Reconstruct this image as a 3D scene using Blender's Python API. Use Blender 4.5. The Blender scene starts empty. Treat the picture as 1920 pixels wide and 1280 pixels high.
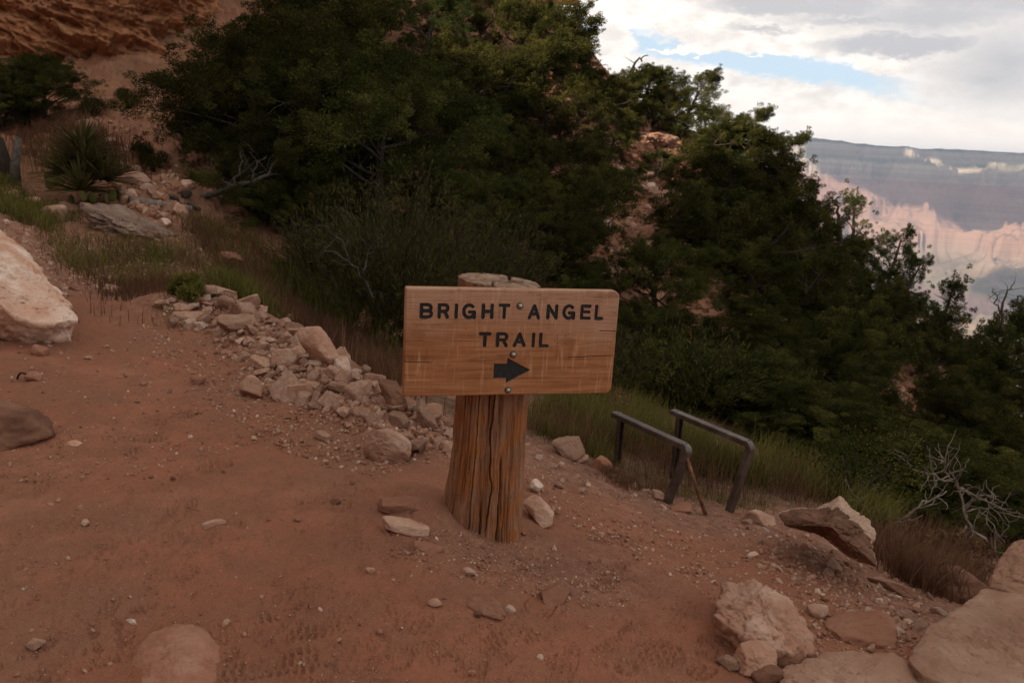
import bpy, math, os
import numpy as np
from mathutils import Vector, Matrix
RAD = math.radians
scene = bpy.context.scene
COL = scene.collection

# ------------------------------------------------------------------ camera
FPX = 1493.0
_p, _r = RAD(13.3), RAD(3.4)
F = np.array([0, math.cos(_p), -math.sin(_p)])
R0 = np.array([1.0, 0, 0]); U0 = np.array([0, math.sin(_p), math.cos(_p)])
RR = math.cos(_r)*R0 + math.sin(_r)*U0
UU = -math.sin(_r)*R0 + math.cos(_r)*U0
cd = bpy.data.cameras.new('camera'); cam = bpy.data.objects.new('camera', cd); COL.objects.link(cam)
cam.matrix_world = Matrix([[RR[0], UU[0], -F[0], 0], [RR[1], UU[1], -F[1], 0], [RR[2], UU[2], -F[2], 0], [0, 0, 0, 1]])
cd.sensor_width = 36; cd.lens = FPX/1920*36; cd.clip_start = 0.05; cd.clip_end = 80000
cd.dof.use_dof = True; cd.dof.focus_distance = 2.9; cd.dof.aperture_fstop = 6.3
scene.camera = cam

def ray(px, py):
    d = F + (px-960)/FPX*RR - (py-640)/FPX*UU
    return d/np.linalg.norm(d)
def at_y(px, py, y):
    d = ray(px, py); return d*(y/d[1])
def at_z(px, py, z):
    d = ray(px, py); return d*(z/d[2])

# ------------------------------------------------------------------ noise
_rs = np.random.RandomState(7)
_perm = np.concatenate([_rs.permutation(256)]*3).astype(np.int64)
_g = _rs.normal(size=(256, 3)); _g /= np.linalg.norm(_g, axis=1)[:, None]
def pnoise(P, seed=0):
    P = np.asarray(P, float) + seed*17.31
    i = np.floor(P).astype(np.int64); f = P-i; i &= 255
    u = f*f*f*(f*(f*6-15)+10)
    out = 0
    for dx in (0, 1):
        wx = u[..., 0] if dx else 1-u[..., 0]
        for dy in (0, 1):
            wy = u[..., 1] if dy else 1-u[..., 1]
            for dz in (0, 1):
                wz = u[..., 2] if dz else 1-u[..., 2]
                h = _perm[_perm[_perm[i[..., 0]+dx]+i[..., 1]+dy]+i[..., 2]+dz]
                g = _g[h]
                d = g[..., 0]*(f[..., 0]-dx)+g[..., 1]*(f[..., 1]-dy)+g[..., 2]*(f[..., 2]-dz)
                out = out+wx*wy*wz*d
    return out*1.4
def fbm(P, octaves=4, seed=0, gain=.5, ridged=False):
    P = np.asarray(P, float); a = 1.0; s = 0; t = 0
    for o in range(octaves):
        n = pnoise(P*(2.03**o), seed+o)
        if ridged: n = 1-2*np.abs(n)*1.6
        s = s+a*n; t += a; a *= gain
    return s/t
def xyz(x, y, z=0.0):
    x = np.asarray(x, float); y = np.asarray(y, float)
    return np.stack([x, y, np.zeros_like(x)+z], -1)
def sstep(a, b, x):
    t = np.clip((x-a)/(b-a), 0, 1); return t*t*(3-2*t)

# ------------------------------------------------------------------ mesh builder
class MB:
    def __init__(s): s.V = []; s.Q = []; s.T = []; s.A = []; s.n = 0
    def add(s, V, Q=None, T=None, a=0.0):
        V = np.asarray(V, float).reshape(-1, 3)
        if Q is not None and len(Q): s.Q.append(np.asarray(Q, np.int64)+s.n)
        if T is not None and len(T): s.T.append(np.asarray(T, np.int64)+s.n)
        s.V.append(V); s.A.append(np.broadcast_to(np.asarray(a, float), (len(V),))); s.n += len(V)
    def build(s, name, mat, parent=None, smooth=True, loc=None):
        V = np.concatenate(s.V)
        Q = np.concatenate(s.Q) if s.Q else np.zeros((0, 4), int)
        T = np.concatenate(s.T) if s.T else np.zeros((0, 3), int)
        me = bpy.data.meshes.new(name)
        me.vertices.add(len(V)); me.vertices.foreach_set('co', V.astype(np.float32).ravel())
        idx = np.concatenate([Q.ravel(), T.ravel()])
        tot = np.concatenate([np.full(len(Q), 4), np.full(len(T), 3)])
        st = np.concatenate([[0], np.cumsum(tot)[:-1]])
        me.loops.add(len(idx)); me.loops.foreach_set('vertex_index', idx.astype(np.int32))
        me.polygons.add(len(tot)); me.polygons.foreach_set('loop_start', st.astype(np.int32))
        me.polygons.foreach_set('loop_total', tot.astype(np.int32))
        me.polygons.foreach_set('use_smooth', np.full(len(tot), smooth))
        at = me.attributes.new('tint', 'FLOAT', 'POINT'); at.data.foreach_set('value', np.concatenate(s.A).astype(np.float32))
        me.update(calc_edges=True); me.validate()
        if mat: me.materials.append(mat)
        o = bpy.data.objects.new(name, me); COL.objects.link(o)
        if parent: o.parent = parent
        if loc is not None: o.location = loc
        return o
def attr(o, name, vals):
    a = o.data.attributes.new(name, 'FLOAT', 'POINT'); a.data.foreach_set('value', np.asarray(vals, np.float32).ravel())
def gridfaces(nr, nc, wrap=False):
    i = np.arange(nr-1)[:, None]; j = np.arange(nc if wrap else nc-1)[None, :]
    j2 = (j+1) % nc
    return np.stack([i*nc+j, i*nc+j2, (i+1)*nc+j2, (i+1)*nc+j], -1).reshape(-1, 4)
def tag(o, label=None, cat=None, group=None, kind=None):
    if label: o['label'] = label
    if cat: o['category'] = cat
    if group: o['group'] = group
    if kind: o['kind'] = kind
    return o
def empty(name, loc, label, cat, group=None):
    o = bpy.data.objects.new(name, None); COL.objects.link(o); o.location = loc; o.empty_display_size = .2
    return tag(o, label, cat, group)
def tube(mb, pts, rad, sides=6, cap=True, a=0.0, rough=0.0, rng=None):
    pts = np.asarray(pts, float); n = len(pts); rad = np.broadcast_to(np.asarray(rad, float), (n,))
    tg = np.gradient(pts, axis=0); tg /= np.linalg.norm(tg, axis=1)[:, None]+1e-9
    ref = np.array([0.13, 0.31, 1.0]) if abs(tg[0][2]) < .8 else np.array([1.0, .2, .1])
    V = []
    nrm = np.cross(tg[0], ref); nrm /= np.linalg.norm(nrm)
    for i in range(n):
        nrm = nrm-tg[i]*np.dot(nrm, tg[i]); nrm /= np.linalg.norm(nrm)+1e-9
        b = np.cross(tg[i], nrm)
        th = np.arange(sides)*2*math.pi/sides
        r = rad[i]*(1+(rough*rng.uniform(-1, 1, sides) if rough else 0))
        V.append(pts[i]+np.outer(np.cos(th)*r, nrm)+np.outer(np.sin(th)*r, b))
    V = np.concatenate(V); Q = gridfaces(n, sides, True)
    T = []
    if cap:
        V = np.vstack([V, pts[0], pts[-1]]); k = n*sides
        for j in range(sides):
            T.append([k, (j+1) % sides, j]); T.append([k+1, (n-1)*sides+j, (n-1)*sides+(j+1) % sides])
    mb.add(V, Q, T, a)

# ------------------------------------------------------------------ node helper
class NT:
    def __init__(s, tree): s.t = tree; s.t.nodes.clear(); s.n = s.t.nodes; s.l = s.t.links
    def node(s, typ, **kw):
        n = s.n.new(typ)
        for k, v in kw.items(): setattr(n, k, v)
        return n
    def put(s, sock, v):
        if v is None: return
        if isinstance(v, bpy.types.NodeSocket): s.l.new(v, sock)
        else:
            if hasattr(sock.default_value, '__len__') and not hasattr(v, '__len__'): v = [v]*len(sock.default_value)
            if hasattr(v, '__len__') and len(v) == 3 and len(sock.default_value) == 4: v = (*v, 1)
            sock.default_value = v
    def m(s, op, a, b=None, c=None, clamp=False):
        n = s.node('ShaderNodeMath', operation=op, use_clamp=clamp)
        for i, v in enumerate((a, b, c)): s.put(n.inputs[i], v) if v is not None else None
        return n.outputs[0]
    def vm(s, op, a, b=None, scale=None):
        n = s.node('ShaderNodeVectorMath', operation=op); s.put(n.inputs[0], a)
        if b is not None: s.put(n.inputs[1], b)
        if scale is not None: s.put(n.inputs['Scale'], scale)
        return n.outputs['Value'] if op in ('LENGTH', 'DOT_PRODUCT') else n.outputs[0]
    def noise(s, vec, scale, detail=4, rough=.55, dist=0.0, out='Fac'):
        n = s.node('ShaderNodeTexNoise'); s.put(n.inputs['Vector'], vec); s.put(n.inputs['Scale'], scale)
        s.put(n.inputs['Detail'], detail); s.put(n.inputs['Roughness'], rough); s.put(n.inputs['Distortion'], dist)
        return n.outputs[out]
    def ramp(s, fac, stops, interp='LINEAR'):
        n = s.node('ShaderNodeValToRGB'); e = n.color_ramp.elements; n.color_ramp.interpolation = interp
        while len(e) < len(stops): e.new(.5)
        for i, (p, c) in enumerate(stops):
            e[i].position = p; e[i].color = (*c, 1) if hasattr(c, '__len__') else (c, c, c, 1)
        s.put(n.inputs[0], fac); return n.outputs[0]
    def mix(s, fac, a, b, mode='MIX'):
        n = s.node('ShaderNodeMix', data_type='RGBA', blend_type=mode); s.put(n.inputs['Factor'], fac)
        s.put(n.inputs['A'] if False else n.inputs[6], a); s.put(n.inputs[7], b); return n.outputs[2]
    def mr(s, v, a, b, c=0.0, d=1.0, smooth=True):
        n = s.node('ShaderNodeMapRange'); n.interpolation_type = 'SMOOTHSTEP' if smooth else 'LINEAR'
        for i, q in enumerate((v, a, b, c, d)): s.put(n.inputs[i], q)
        return n.outputs[0]
    def attr(s, name):
        n = s.node('ShaderNodeAttribute', attribute_name=name); return n.outputs['Fac']
    def coord(s, which='Object'): return s.node('ShaderNodeTexCoord').outputs[which]
    def scale(s, vec, sc, rot=(0, 0, 0)):
        n = s.node('ShaderNodeMapping'); s.put(n.inputs['Vector'], vec); n.inputs['Scale'].default_value = sc; n.inputs['Rotation'].default_value = rot
        return n.outputs[0]
    def bump(s, h, strength, dist, normal=None):
        n = s.node('ShaderNodeBump'); s.put(n.inputs['Height'], h); n.inputs['Strength'].default_value = strength; n.inputs['Distance'].default_value = dist
        if normal: s.l.new(normal, n.inputs['Normal'])
        return n.outputs[0]
def material(name, fn, rough=.9, spec=.2, metal=0.0):
    m = bpy.data.materials.new(name); m.use_nodes = True; t = NT(m.node_tree)
    out = t.node('ShaderNodeOutputMaterial'); b = t.node('ShaderNodeBsdfPrincipled')
    b.inputs['Roughness'].default_value = rough; b.inputs['Specular IOR Level'].default_value = spec; b.inputs['Metallic'].default_value = metal
    c, nrm = fn(t, b)[:2]
    t.put(b.inputs['Base Color'], c)
    if nrm: t.l.new(nrm, b.inputs['Normal'])
    t.l.new(b.outputs[0], out.inputs[0]); return m
def objrand(t): return t.node('ShaderNodeObjectInfo').outputs['Random']

# ------------------------------------------------------------------ terrain height
GZ = [  # pixel x, pixel y, z : near trail
 (-200,1280,-1.36),(0,1280,-1.38),(480,1280,-1.41),(960,1280,-1.43),(1400,1280,-1.47),(1920,1280,-1.52),(2200,1280,-1.6),
 (0,1000,-1.33),(400,1000,-1.34),(700,1000,-1.35),(820,960,-1.33),(940,1030,-1.42),(1000,1000,-1.45),(1150,1050,-1.48),
 (1300,1100,-1.52),(1500,1150,-1.56),(1700,1200,-1.62),(1900,1180,-1.72),
 (0,800,-1.30),(200,700,-1.32),(400,800,-1.34),(75,640,-1.28),(400,660,-1.36),(600,850,-1.37),(760,870,-1.42),
 (1100,930,-1.60),(1250,945,-1.87),(1380,968,-1.97),(1480,1000,-1.92),(1600,1060,-1.84),(1700,1110,-1.86),(1820,1150,-1.92),
 (150,560,-1.30),(300,570,-1.34),(420,580,-1.40),(560,660,-1.46),(700,740,-1.50),(820,840,-1.52),(900,850,-1.58),(1050,860,-1.72),
 (0,480,-1.1),(60,430,-.95),
 (1350,900,-2.15),(1500,930,-2.25),(1150,820,-2.05),(1000,790,-2.0),(1700,1040,-2.35),(1850,1100,-2.4),
]
GY = [  # pixel x, pixel y, depth y
 (130,500,7.6),(250,470,8.4),(380,500,8.6),(480,560,8.8),(100,420,9.6),(250,400,10.5),(330,380,11.5),
 (20,330,12),(150,300,13),(250,250,15.5),(230,200,18),(140,215,17.5),(-100,200,17),(-100,330,10.5),(330,170,20.5),(100,170,20),
 (450,110,22.5),(520,520,10.2),(560,600,9.0),(640,640,9.0),(740,690,8.6),(860,720,8.6),(600,400,14),(600,250,18),(600,100,22),(560,0,25),
 (800,560,11.5),(800,400,15.5),(800,250,19.5),(800,100,23),(800,0,26),
 (1000,700,9.5),(1000,560,12.5),(1000,400,17),(1000,250,21.5),(1000,130,25),
 (1130,700,9.8),(1150,600,12.5),(1130,480,15.5),(1130,350,19),(1110,210,24),(1190,230,25),
 (1250,720,10),(1240,600,13),(1240,450,17.5),(1240,330,21.5),(1290,270,25),
 (1400,780,9.5),(1400,650,14),(1400,500,20),(1440,430,25),
 (1560,900,8.2),(1560,800,12),(1560,700,16.5),(1570,600,22),(1590,560,25),
 (1700,960,7.6),(1700,850,12),(1740,780,17),(1740,700,22),(1780,740,24),
 (1850,1020,7.2),(1880,950,12),(1910,890,18),(1960,900,22),
]
pts = [at_z(a, b, c) for a, b, c in GZ]+[at_y(a, b, c) for a, b, c in GY]
pts += [np.array(q, float) for q in [
 (-3,-2,-1.2),(0,-3,-1.3),(3,-3,-1.6),(0,0.3,-1.42),(-1.5,0.3,-1.38),(1.5,.3,-1.5),(4,0,-2.2),(7,1,-4),(-5,0,-1.0),(-6,5,-1.0),(-9,2,-.5),(0,-12,-1.3),(-12,-8,-.3),(10,-10,-4),
 (14,4,-7),(20,6,-11),(22,14,-13.5),(32,10,-19),(32,24,-19),(35,-10,-17),(-14,12,.3),(-16,18,1.2),(-22,20,2.0),(-24,10,1),(-24,0,0),(-22,-14,0),
 (-5,34,8),(-14,33,8),(-24,30,6),(-34,20,6),(-40,40,10),(0,40,7),(3,33,3.2),(-34,-10,2),
 (8,36,-1.5),(10,44,-5),(5,48,0),(13,36,-5),(18,36,-9),(20,45,-14),(12,55,-10),(25,30,-14),(30,45,-22),(40,35,-26),(0,55,2),(-20,55,10),(20,60,-20),(45,55,-34),(0,-40,-1),(40,-40,-22),(-40,-40,2)]]
CP = np.array(pts)
_K = np.array([1.0, 1.0])
def _phi(r2): return .5*r2*np.log(r2+1e-9)
def _warp(x, y):   # log-radial warp: equalises near and far control spacing
    r = np.sqrt(x*x+y*y)+1e-6; k = np.log1p(r/2.0)*4/r; return np.stack([x*k, y*k], -1)
_cw = _warp(CP[:, 0], CP[:, 1])
_d2 = ((_cw[:, None]-_cw[None])**2).sum(-1)
N = len(CP); A = np.zeros((N+3, N+3)); A[:N, :N] = _phi(_d2)+np.eye(N)*0.02; A[:N, N] = 1; A[:N, N+1:] = _cw; A[N, :N] = 1; A[N+1:, :N] = _cw.T
_tw = np.linalg.solve(A, np.concatenate([CP[:, 2], [0, 0, 0]]))
def tps(x, y):
    w = _warp(x, y); out = np.zeros(w.shape[:-1])+_tw[N]+w[..., 0]*_tw[N+1]+w[..., 1]*_tw[N+2]
    for i in range(N): out += _tw[i]*_phi((w[..., 0]-_cw[i, 0])**2+(w[..., 1]-_cw[i, 1])**2)
    return out
EDGEPX = [(0,450,-1.1),(120,545,-1.29),(330,565,-1.34),(430,575,-1.4),(560,650,-1.46),(690,735,-1.5),(790,830,-1.52),(880,850,-1.56),(1000,850,-1.66),(1120,890,-1.66),(1250,940,-1.78),(1370,965,-1.86),(1480,975,-1.9),(1570,1010,-1.88),(1660,1085,-1.86),(1750,1150,-1.86),(1920,1190,-1.74)]
EDGE = np.array([at_z(*q)[:2] for q in EDGEPX])
EDGE = np.vstack([[-9, 4.5], EDGE, [6, 1.2], [6, -6], [-9, -6]])
def poly_sd(poly, x, y, closed=True):
    P = np.asarray(poly); n = len(P); d = np.full(np.shape(x), 1e9); ins = np.zeros(np.shape(x), bool)
    for i in range(n if closed else n-1):
        a, b = P[i], P[(i+1) % n]; ex, ey = b-a; px, py = x-a[0], y-a[1]
        t = np.clip((px*ex+py*ey)/(ex*ex+ey*ey+1e-12), 0, 1)
        d = np.minimum(d, (px-t*ex)**2+(py-t*ey)**2)
        if closed:
            c = (a[1] > y) != (b[1] > y); ins ^= c & (x < (b[0]-a[0])*(y-a[1])/(b[1]-a[1]+1e-12)+a[0])
    d = np.sqrt(d); return np.where(ins, -d, d) if closed else d
BERM = np.array([at_z(*q)[:2] for q in [(310,572,-1.24),(390,556,-1.22),(480,580,-1.24),(560,628,-1.27),(650,695,-1.31),(740,765,-1.36),(840,820,-1.44)]])
_PB = at_y(905, 985, 2.82)[:2]
def H0(x, y):
    """coarse ground height"""
    x = np.asarray(x, float); y = np.asarray(y, float)
    r = np.sqrt(x*x+y*y)+1e-9; rc = np.minimum(r, 58.0); X = x*rc/r; Y = y*rc/r
    z = tps(X, Y)
    sl = .35+.5*np.clip((x/r+.5), 0, 1)
    z = z-np.maximum(r-58, 0)*sl
    bd = poly_sd(BERM, x, y, False)
    z = z+.17*np.exp(-(bd/.34)**2)
    # dirt heaped against the left of the post
    z = z+.05*np.exp(-(((x+.30)/.16)**2+((y-2.82)/.2)**2))
    return z
def masks(x, y):
    sd = poly_sd(EDGE, x, y); n = fbm(xyz(x, y)*1.6, 3, 3)*.5
    trail = 1-sstep(-.55, .0, sd+n*.5)
    r = np.sqrt(x*x+y*y)
    hill = sstep(9, 14, r)*sstep(-.2, .6, sd)
    return sd, trail, hill
def H(x, y):
    x = np.asarray(x, float); y = np.asarray(y, float)
    z = H0(x, y); sd, trail, hill = masks(x, y)
    P = xyz(x, y)
    z = z+.045*fbm(P*.9, 3, 11)*(1-.3*trail)+.018*fbm(P*3.5, 3, 12)
    z = z+hill*(.34*fbm(P*.55, 4, 13)+.22*fbm(P*1.5, 5, 14, .6, ridged=True))
    return z
def hit(px, py, tmin=1.2, tmax=70):
    d = ray(px, py); ts = tmin*np.exp(np.linspace(0, math.log(tmax/tmin), 1200))
    P = d[None]*ts[:, None]; g = P[:, 2]-H(P[:, 0], P[:, 1])
    k = np.where(g < 0)[0]
    if not len(k): return None
    i = max(k[0], 1); a = g[i-1]/(g[i-1]-g[i]); t = ts[i-1]+a*(ts[i]-ts[i-1]); return d*t
# ---- BUILD ----------------------------------------------------------------
rng = np.random.default_rng(11)
# ------------------------------------------------------------------ materials
def dirt_fn(t, b):
    P = t.coord('Object')
    grav = t.attr('gravel'); rock = t.attr('rock'); veg = t.attr('litter')
    n1 = t.noise(P, 1.3, 5, .6); n2 = t.noise(P, 14, 6, .65); n3 = t.noise(P, 90, 4, .7); n4 = t.noise(P, 5, 4, .6)
    c = t.ramp(n1, [(.3, (.265, .106, .061)), (.55, (.358, .143, .082)), (.75, (.412, .185, .112))])
    c = t.mix(t.mr(n4, .38, .68), c, (.285, .125, .075))
    n5 = t.noise(P, .9, 5, .65); c = t.mix(t.mr(n5, .5, .66, 0, .6), c, (.27, .135, .085))
    g = t.ramp(n2, [(.3, (.17, .085, .055)), (.55, (.30, .15, .10)), (.8, (.44, .27, .18))])
    c = t.mix(grav, c, g)
    st = t.ramp(t.noise(t.scale(P, (.6, .6, 2.2), (.25, .3, 0)), 2.2, 8, .68), [(.28, (.14, .06, .03)), (.45, (.36, .17, .095)), (.62, (.46, .25, .15)), (.8, (.52, .36, .25))])
    c = t.mix(rock, c, st)
    c = t.mix(veg, c, t.ramp(n2, [(.3, (.05, .04, .022)), (.7, (.17, .10, .06))]))
    c = t.mix(t.mr(n3, .62, .72, 0, .35), c, (.5, .33, .24))
    c = t.mix(t.mr(n3, .4, .30, 0, .45), c, (.13, .055, .03))
    n6 = t.noise(P, 240, 3, .7); c = t.mix(t.mr(n6, .56, .70, 0, .4), c, (.50, .29, .19)); c = t.mix(t.mr(n6, .44, .32, 0, .5), c, (.15, .06, .035)); c = t.mix(t.mr(t.noise(P, 34, 5, .7), .54, .68, 0, .35), c, (.20, .085, .05))
    vo = t.node('ShaderNodeTexVoronoi'); t.put(vo.inputs['Vector'], P); vo.inputs['Scale'].default_value = 38
    spk = t.m('MULTIPLY', t.mr(vo.outputs['Distance'], .26, .16), t.mr(vo.outputs['Color'], .45, .75))
    c = t.mix(t.m('MULTIPLY', spk, t.m('ADD', t.m('MULTIPLY', grav, .8), .15)), c, (.50, .36, .27))
    h = t.m('ADD', t.m('MULTIPLY', n3, .5), t.m('ADD', t.m('MULTIPLY', n2, 1.0), t.m('MULTIPLY', spk, .35)))
    nb = t.bump(h, 1.0, .02)
    hr = t.noise(t.scale(P, (1, 1, 2.5), (.25, .3, 0)), 3.2, 9, .7)
    mx = t.node('ShaderNodeMix', data_type='FLOAT')
    t.put(mx.inputs[0], rock); mx.inputs[2].default_value = 0; t.put(mx.inputs[3], hr)
    return c, t.bump(mx.outputs[0], .8, .15, nb)
M_dirt = material('red_dirt', dirt_fn, .95, .12)

def cliff_fn(t, b):
    P = t.coord('Object')
    S = t.scale(P, (.45, .45, 2.6), (.38, .30, 0))
    n = t.m('ADD', t.m('MULTIPLY', t.noise(S, .9, 9, .68, .4), .5), t.m('MULTIPLY', t.noise(P, 1.3, 9, .7, .5), .5)); n2 = t.noise(P, .35, 4, .6); n3 = t.noise(P, 7, 6, .7)
    c = t.ramp(n, [(.25, (.17, .06, .028)), (.42, (.38, .15, .068)), (.56, (.50, .235, .115)), (.72, (.52, .31, .18)), (.85, (.34, .20, .13))])
    c = t.mix(t.mr(n2, .55, .72), c, (.33, .21, .16))
    c = t.mix(t.mr(n3, .5, .75, 0, .5), c, (.50, .30, .18))
    return c, t.bump(t.m('ADD', t.m('MULTIPLY', n, 1.0), t.m('MULTIPLY', n3, .22)), 1.0, .35)
M_cliff = material('red_sandstone_cliff', cliff_fn, .93, .12)

def rockmat(name, c1, c2, c3, dust=.5, sc=1.0):
    def fn(t, b):
        P = t.coord('Object'); r = objrand(t)
        Pq = t.vm('ADD', P, t.vm('SCALE', (13.1, 7.7, 5.3), scale=r))
        n = t.noise(Pq, 7*sc, 7, .65, .3); n2 = t.noise(Pq, 38*sc, 6, .7); n3 = t.noise(Pq, 2.6*sc, 3, .5)
        c = t.ramp(n, [(.3, c1), (.5, c2), (.72, c3)])
        c = t.mix(t.mr(n3, .45, .68, 0, .75), c, c1)
        c = t.mix(t.mr(n2, .58, .7, 0, .35), c, tuple(min(1, q*1.25) for q in c3))
        c = t.mix(t.mr(n2, .42, .32, 0, .5), c, tuple(q*.5 for q in c1))
        nz = t.node('ShaderNodeSeparateXYZ'); t.put(nz.inputs[0], t.node('ShaderNodeNewGeometry').outputs['Normal'])
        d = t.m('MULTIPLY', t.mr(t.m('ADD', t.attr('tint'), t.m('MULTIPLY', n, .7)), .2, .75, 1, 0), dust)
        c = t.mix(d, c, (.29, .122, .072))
        hs = t.node('ShaderNodeHueSaturation'); t.put(hs.inputs['Value'], t.m('ADD', t.m('MULTIPLY', r, .35), .80)); t.put(hs.inputs['Color'], c)
        return hs.outputs[0], t.bump(t.m('ADD', n, t.m('MULTIPLY', n2, .3)), .8, .02/sc)
    return material(name, fn, .92, .15)
M_tan = rockmat('tan_limestone', (.34, .17, .11), (.445, .265, .185), (.56, .395, .305), .6)
M_grey = rockmat('grey_lichened_rock', (.17, .105, .078), (.26, .175, .13), (.36, .265, .21), .6, .8)
M_pale = rockmat('pale_pink_limestone', (.45, .23, .14), (.60, .42, .32), (.70, .58, .50), .75, .8)
M_pink = rockmat('pink_sandstone', (.27, .145, .095), (.35, .205, .14), (.43, .28, .20), .35, .7)
M_dark = rockmat('dark_brown_rock', (.12, .06, .04), (.21, .10, .062), (.30, .16, .10), .3)
M_buried = rockmat('dust_covered_rock', (.26, .115, .070), (.30, .140, .088), (.37, .205, .14), 1.0)
M_gravel = rockmat('gravel_stone', (.27, .15, .10), (.40, .26, .18), (.54, .41, .32), 0, 1.5)

def wood_fn(t, b):
    P = t.coord('Object'); S = t.scale(P, (3, 20, 40)); S2 = t.scale(P, (1.2, 10, 90))
    n = t.noise(S, 1.0, 7, .62, .8); n2 = t.noise(S2, 4, 6, .65, .3); n3 = t.noise(P, 5, 4, .6)
    n4 = t.noise(t.scale(P, (60, 10, 5)), 1.5, 3, .6)
    sep = t.node('ShaderNodeSeparateXYZ'); t.put(sep.inputs[0], P)
    c = t.ramp(n, [(.28, (.22, .078, .024)), (.46, (.36, .142, .052)), (.60, (.44, .195, .080)), (.78, (.53, .29, .155))])
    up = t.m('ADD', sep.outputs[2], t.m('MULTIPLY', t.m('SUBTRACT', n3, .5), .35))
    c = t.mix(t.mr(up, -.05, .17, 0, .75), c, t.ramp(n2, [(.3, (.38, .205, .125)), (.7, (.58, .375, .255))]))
    c = t.mix(t.mr(n2, .47, .30, 0, .55), c, (.17, .065, .025))
    c = t.mix(t.mr(n4, .54, .72, 0, .5), c, (.60, .35, .20)); c = t.mix(t.mr(t.noise(t.scale(P, (75, 10, 9)), 1.3, 4, .65), .56, .7, 0, .45), c, (.20, .075, .03))
    c = t.mix(t.mr(t.noise(t.scale(P, (1, 1, 2)), 8, 6, .75), .52, .68, 0, .6), c, (.235, .095, .04))
    c = t.mix(t.attr('tint'), c, (.045, .02, .012))
    return c, t.bump(t.m('ADD', n2, t.m('MULTIPLY', n, .5)), .35, .004)
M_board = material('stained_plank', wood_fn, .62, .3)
M_black = material('black_routed_paint', lambda t, b: (t.ramp(t.noise(t.coord(), 60, 4, .6), [(.35, (.010, .011, .011)), (.7, (.028, .028, .027))]), t.bump(t.noise(t.coord(), 300, 3), .3, .001)), .6, .35)

def post_fn(t, b):
    P = t.coord('Object'); S = t.scale(P, (30, 30, 3.2)); S2 = t.scale(P, (150, 150, 9))
    n = t.noise(S, 1, 7, .65, .5); n2 = t.noise(S2, 1, 5, .7, .3); cr = t.attr('tint'); n3 = t.noise(P, 6, 3, .6)
    c = t.ramp(n, [(.28, (.15, .062, .033)), (.45, (.29, .135, .072)), (.6, (.40, .205, .115)), (.78, (.50, .31, .20))])
    c = t.mix(t.mr(n3, .50, .64, 0, .75), c, (.42, .155, .046))
    c = t.mix(t.mr(t.noise(P, 11, 5, .7), .50, .66, 0, .3), c, (.22, .14, .10))
    c = t.mix(t.mr(n2, .46, .28, 0, .75), c, (.085, .032, .014))
    c = t.mix(t.attr('cut'), c, t.mix(t.mr(t.noise(t.scale(P, (1, 1, .1)), 22, 5, .6, 1.5), .42, .6), (.26, .155, .10), t.ramp(n, [(.3, (.36, .23, .155)), (.7, (.50, .36, .26))])))
    c = t.mix(cr, c, (.045, .018, .009))
    return c, t.bump(t.m('ADD', n2, t.m('MULTIPLY', n, 1.3)), .85, .010)
M_post = material('weathered_juniper_log', post_fn, .85, .15)
M_steel = material('galvanised_bolt', lambda t, b: (t.ramp(t.noise(t.coord(), 120, 4), [(.35, (.30, .25, .18)), (.6, (.58, .56, .50))]), t.bump(t.noise(t.coord(), 200, 3), .3, .001)), .38, .5, .75)
M_washer = material('dull_washer', lambda t, b: (t.ramp(t.noise(t.coord(), 90, 4), [(.35, (.07, .045, .03)), (.7, (.22, .18, .14))]), None), .55, .5, .6)
def fr_fn(t, b):
    P = t.coord(); n = t.noise(P, 9, 6, .65); n2 = t.noise(P, 80, 4, .6)
    c = t.ramp(n, [(.35, (.055, .034, .024)), (.52, (.10, .074, .060)), (.7, (.19, .155, .135))])
    c = t.mix(t.mr(n2, .58, .7, 0, .6), c, (.20, .085, .035))
    return c, t.bump(n2, .3, .002)
M_frame = material('worn_steel', fr_fn, .42, .5, .35)

def leafmat(name, stops, trans=.25, gray=None):
    m = bpy.data.materials.new(name); m.use_nodes = True; t = NT(m.node_tree)
    out = t.node('ShaderNodeOutputMaterial')
    r = objrand(t); n = t.noise(t.coord(), 1.1, 3, .6); n = t.m('ADD', t.m('MULTIPLY', n, .5), t.m('MULTIPLY', t.attr('tint'), .5))
    c = t.ramp(n, stops)
    hs = t.node('ShaderNodeHueSaturation'); t.put(hs.inputs['Color'], c)
    t.put(hs.inputs['Value'], t.m('ADD', t.m('MULTIPLY', r, .5), .75)); t.put(hs.inputs['Hue'], t.m('ADD', t.m('MULTIPLY', r, .03), .485))
    d = t.node('ShaderNodeBsdfDiffuse'); tr = t.node('ShaderNodeBsdfTranslucent'); mx = t.node('ShaderNodeMixShader')
    t.put(d.inputs[0], hs.outputs[0]); t.put(tr.inputs[0], hs.outputs[0]); mx.inputs[0].default_value = trans
    t.l.new(d.outputs[0], mx.inputs[1]); t.l.new(tr.outputs[0], mx.inputs[2]); t.l.new(mx.outputs[0], out.inputs[0]); return m
M_jun = leafmat('juniper_foliage', [(.25, (.016, .018, .006)), (.48, (.046, .049, .014)), (.72, (.14, .130, .034))])
M_pin = leafmat('pinyon_needles', [(.25, (.017, .024, .008)), (.5, (.042, .054, .016)), (.8, (.12, .125, .034))], .35)
M_sage = leafmat('sage_green_twigs', [(.25, (.032, .032, .012)), (.5, (.070, .064, .023)), (.8, (.13, .108, .042))])
M_grass = leafmat('green_grass', [(.2, (.055, .055, .014)), (.5, (.125, .115, .030)), (.85, (.26, .20, .075))], .35)
M_dry = leafmat('dry_weed', [(.2, (.095, .050, .028)), (.5, (.17, .092, .052)), (.85, (.27, .165, .095))], .3)
M_yucca = leafmat('yucca_leaf', [(.2, (.050, .052, .018)), (.5, (.105, .098, .034)), (.85, (.20, .165, .065))], .15)
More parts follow.
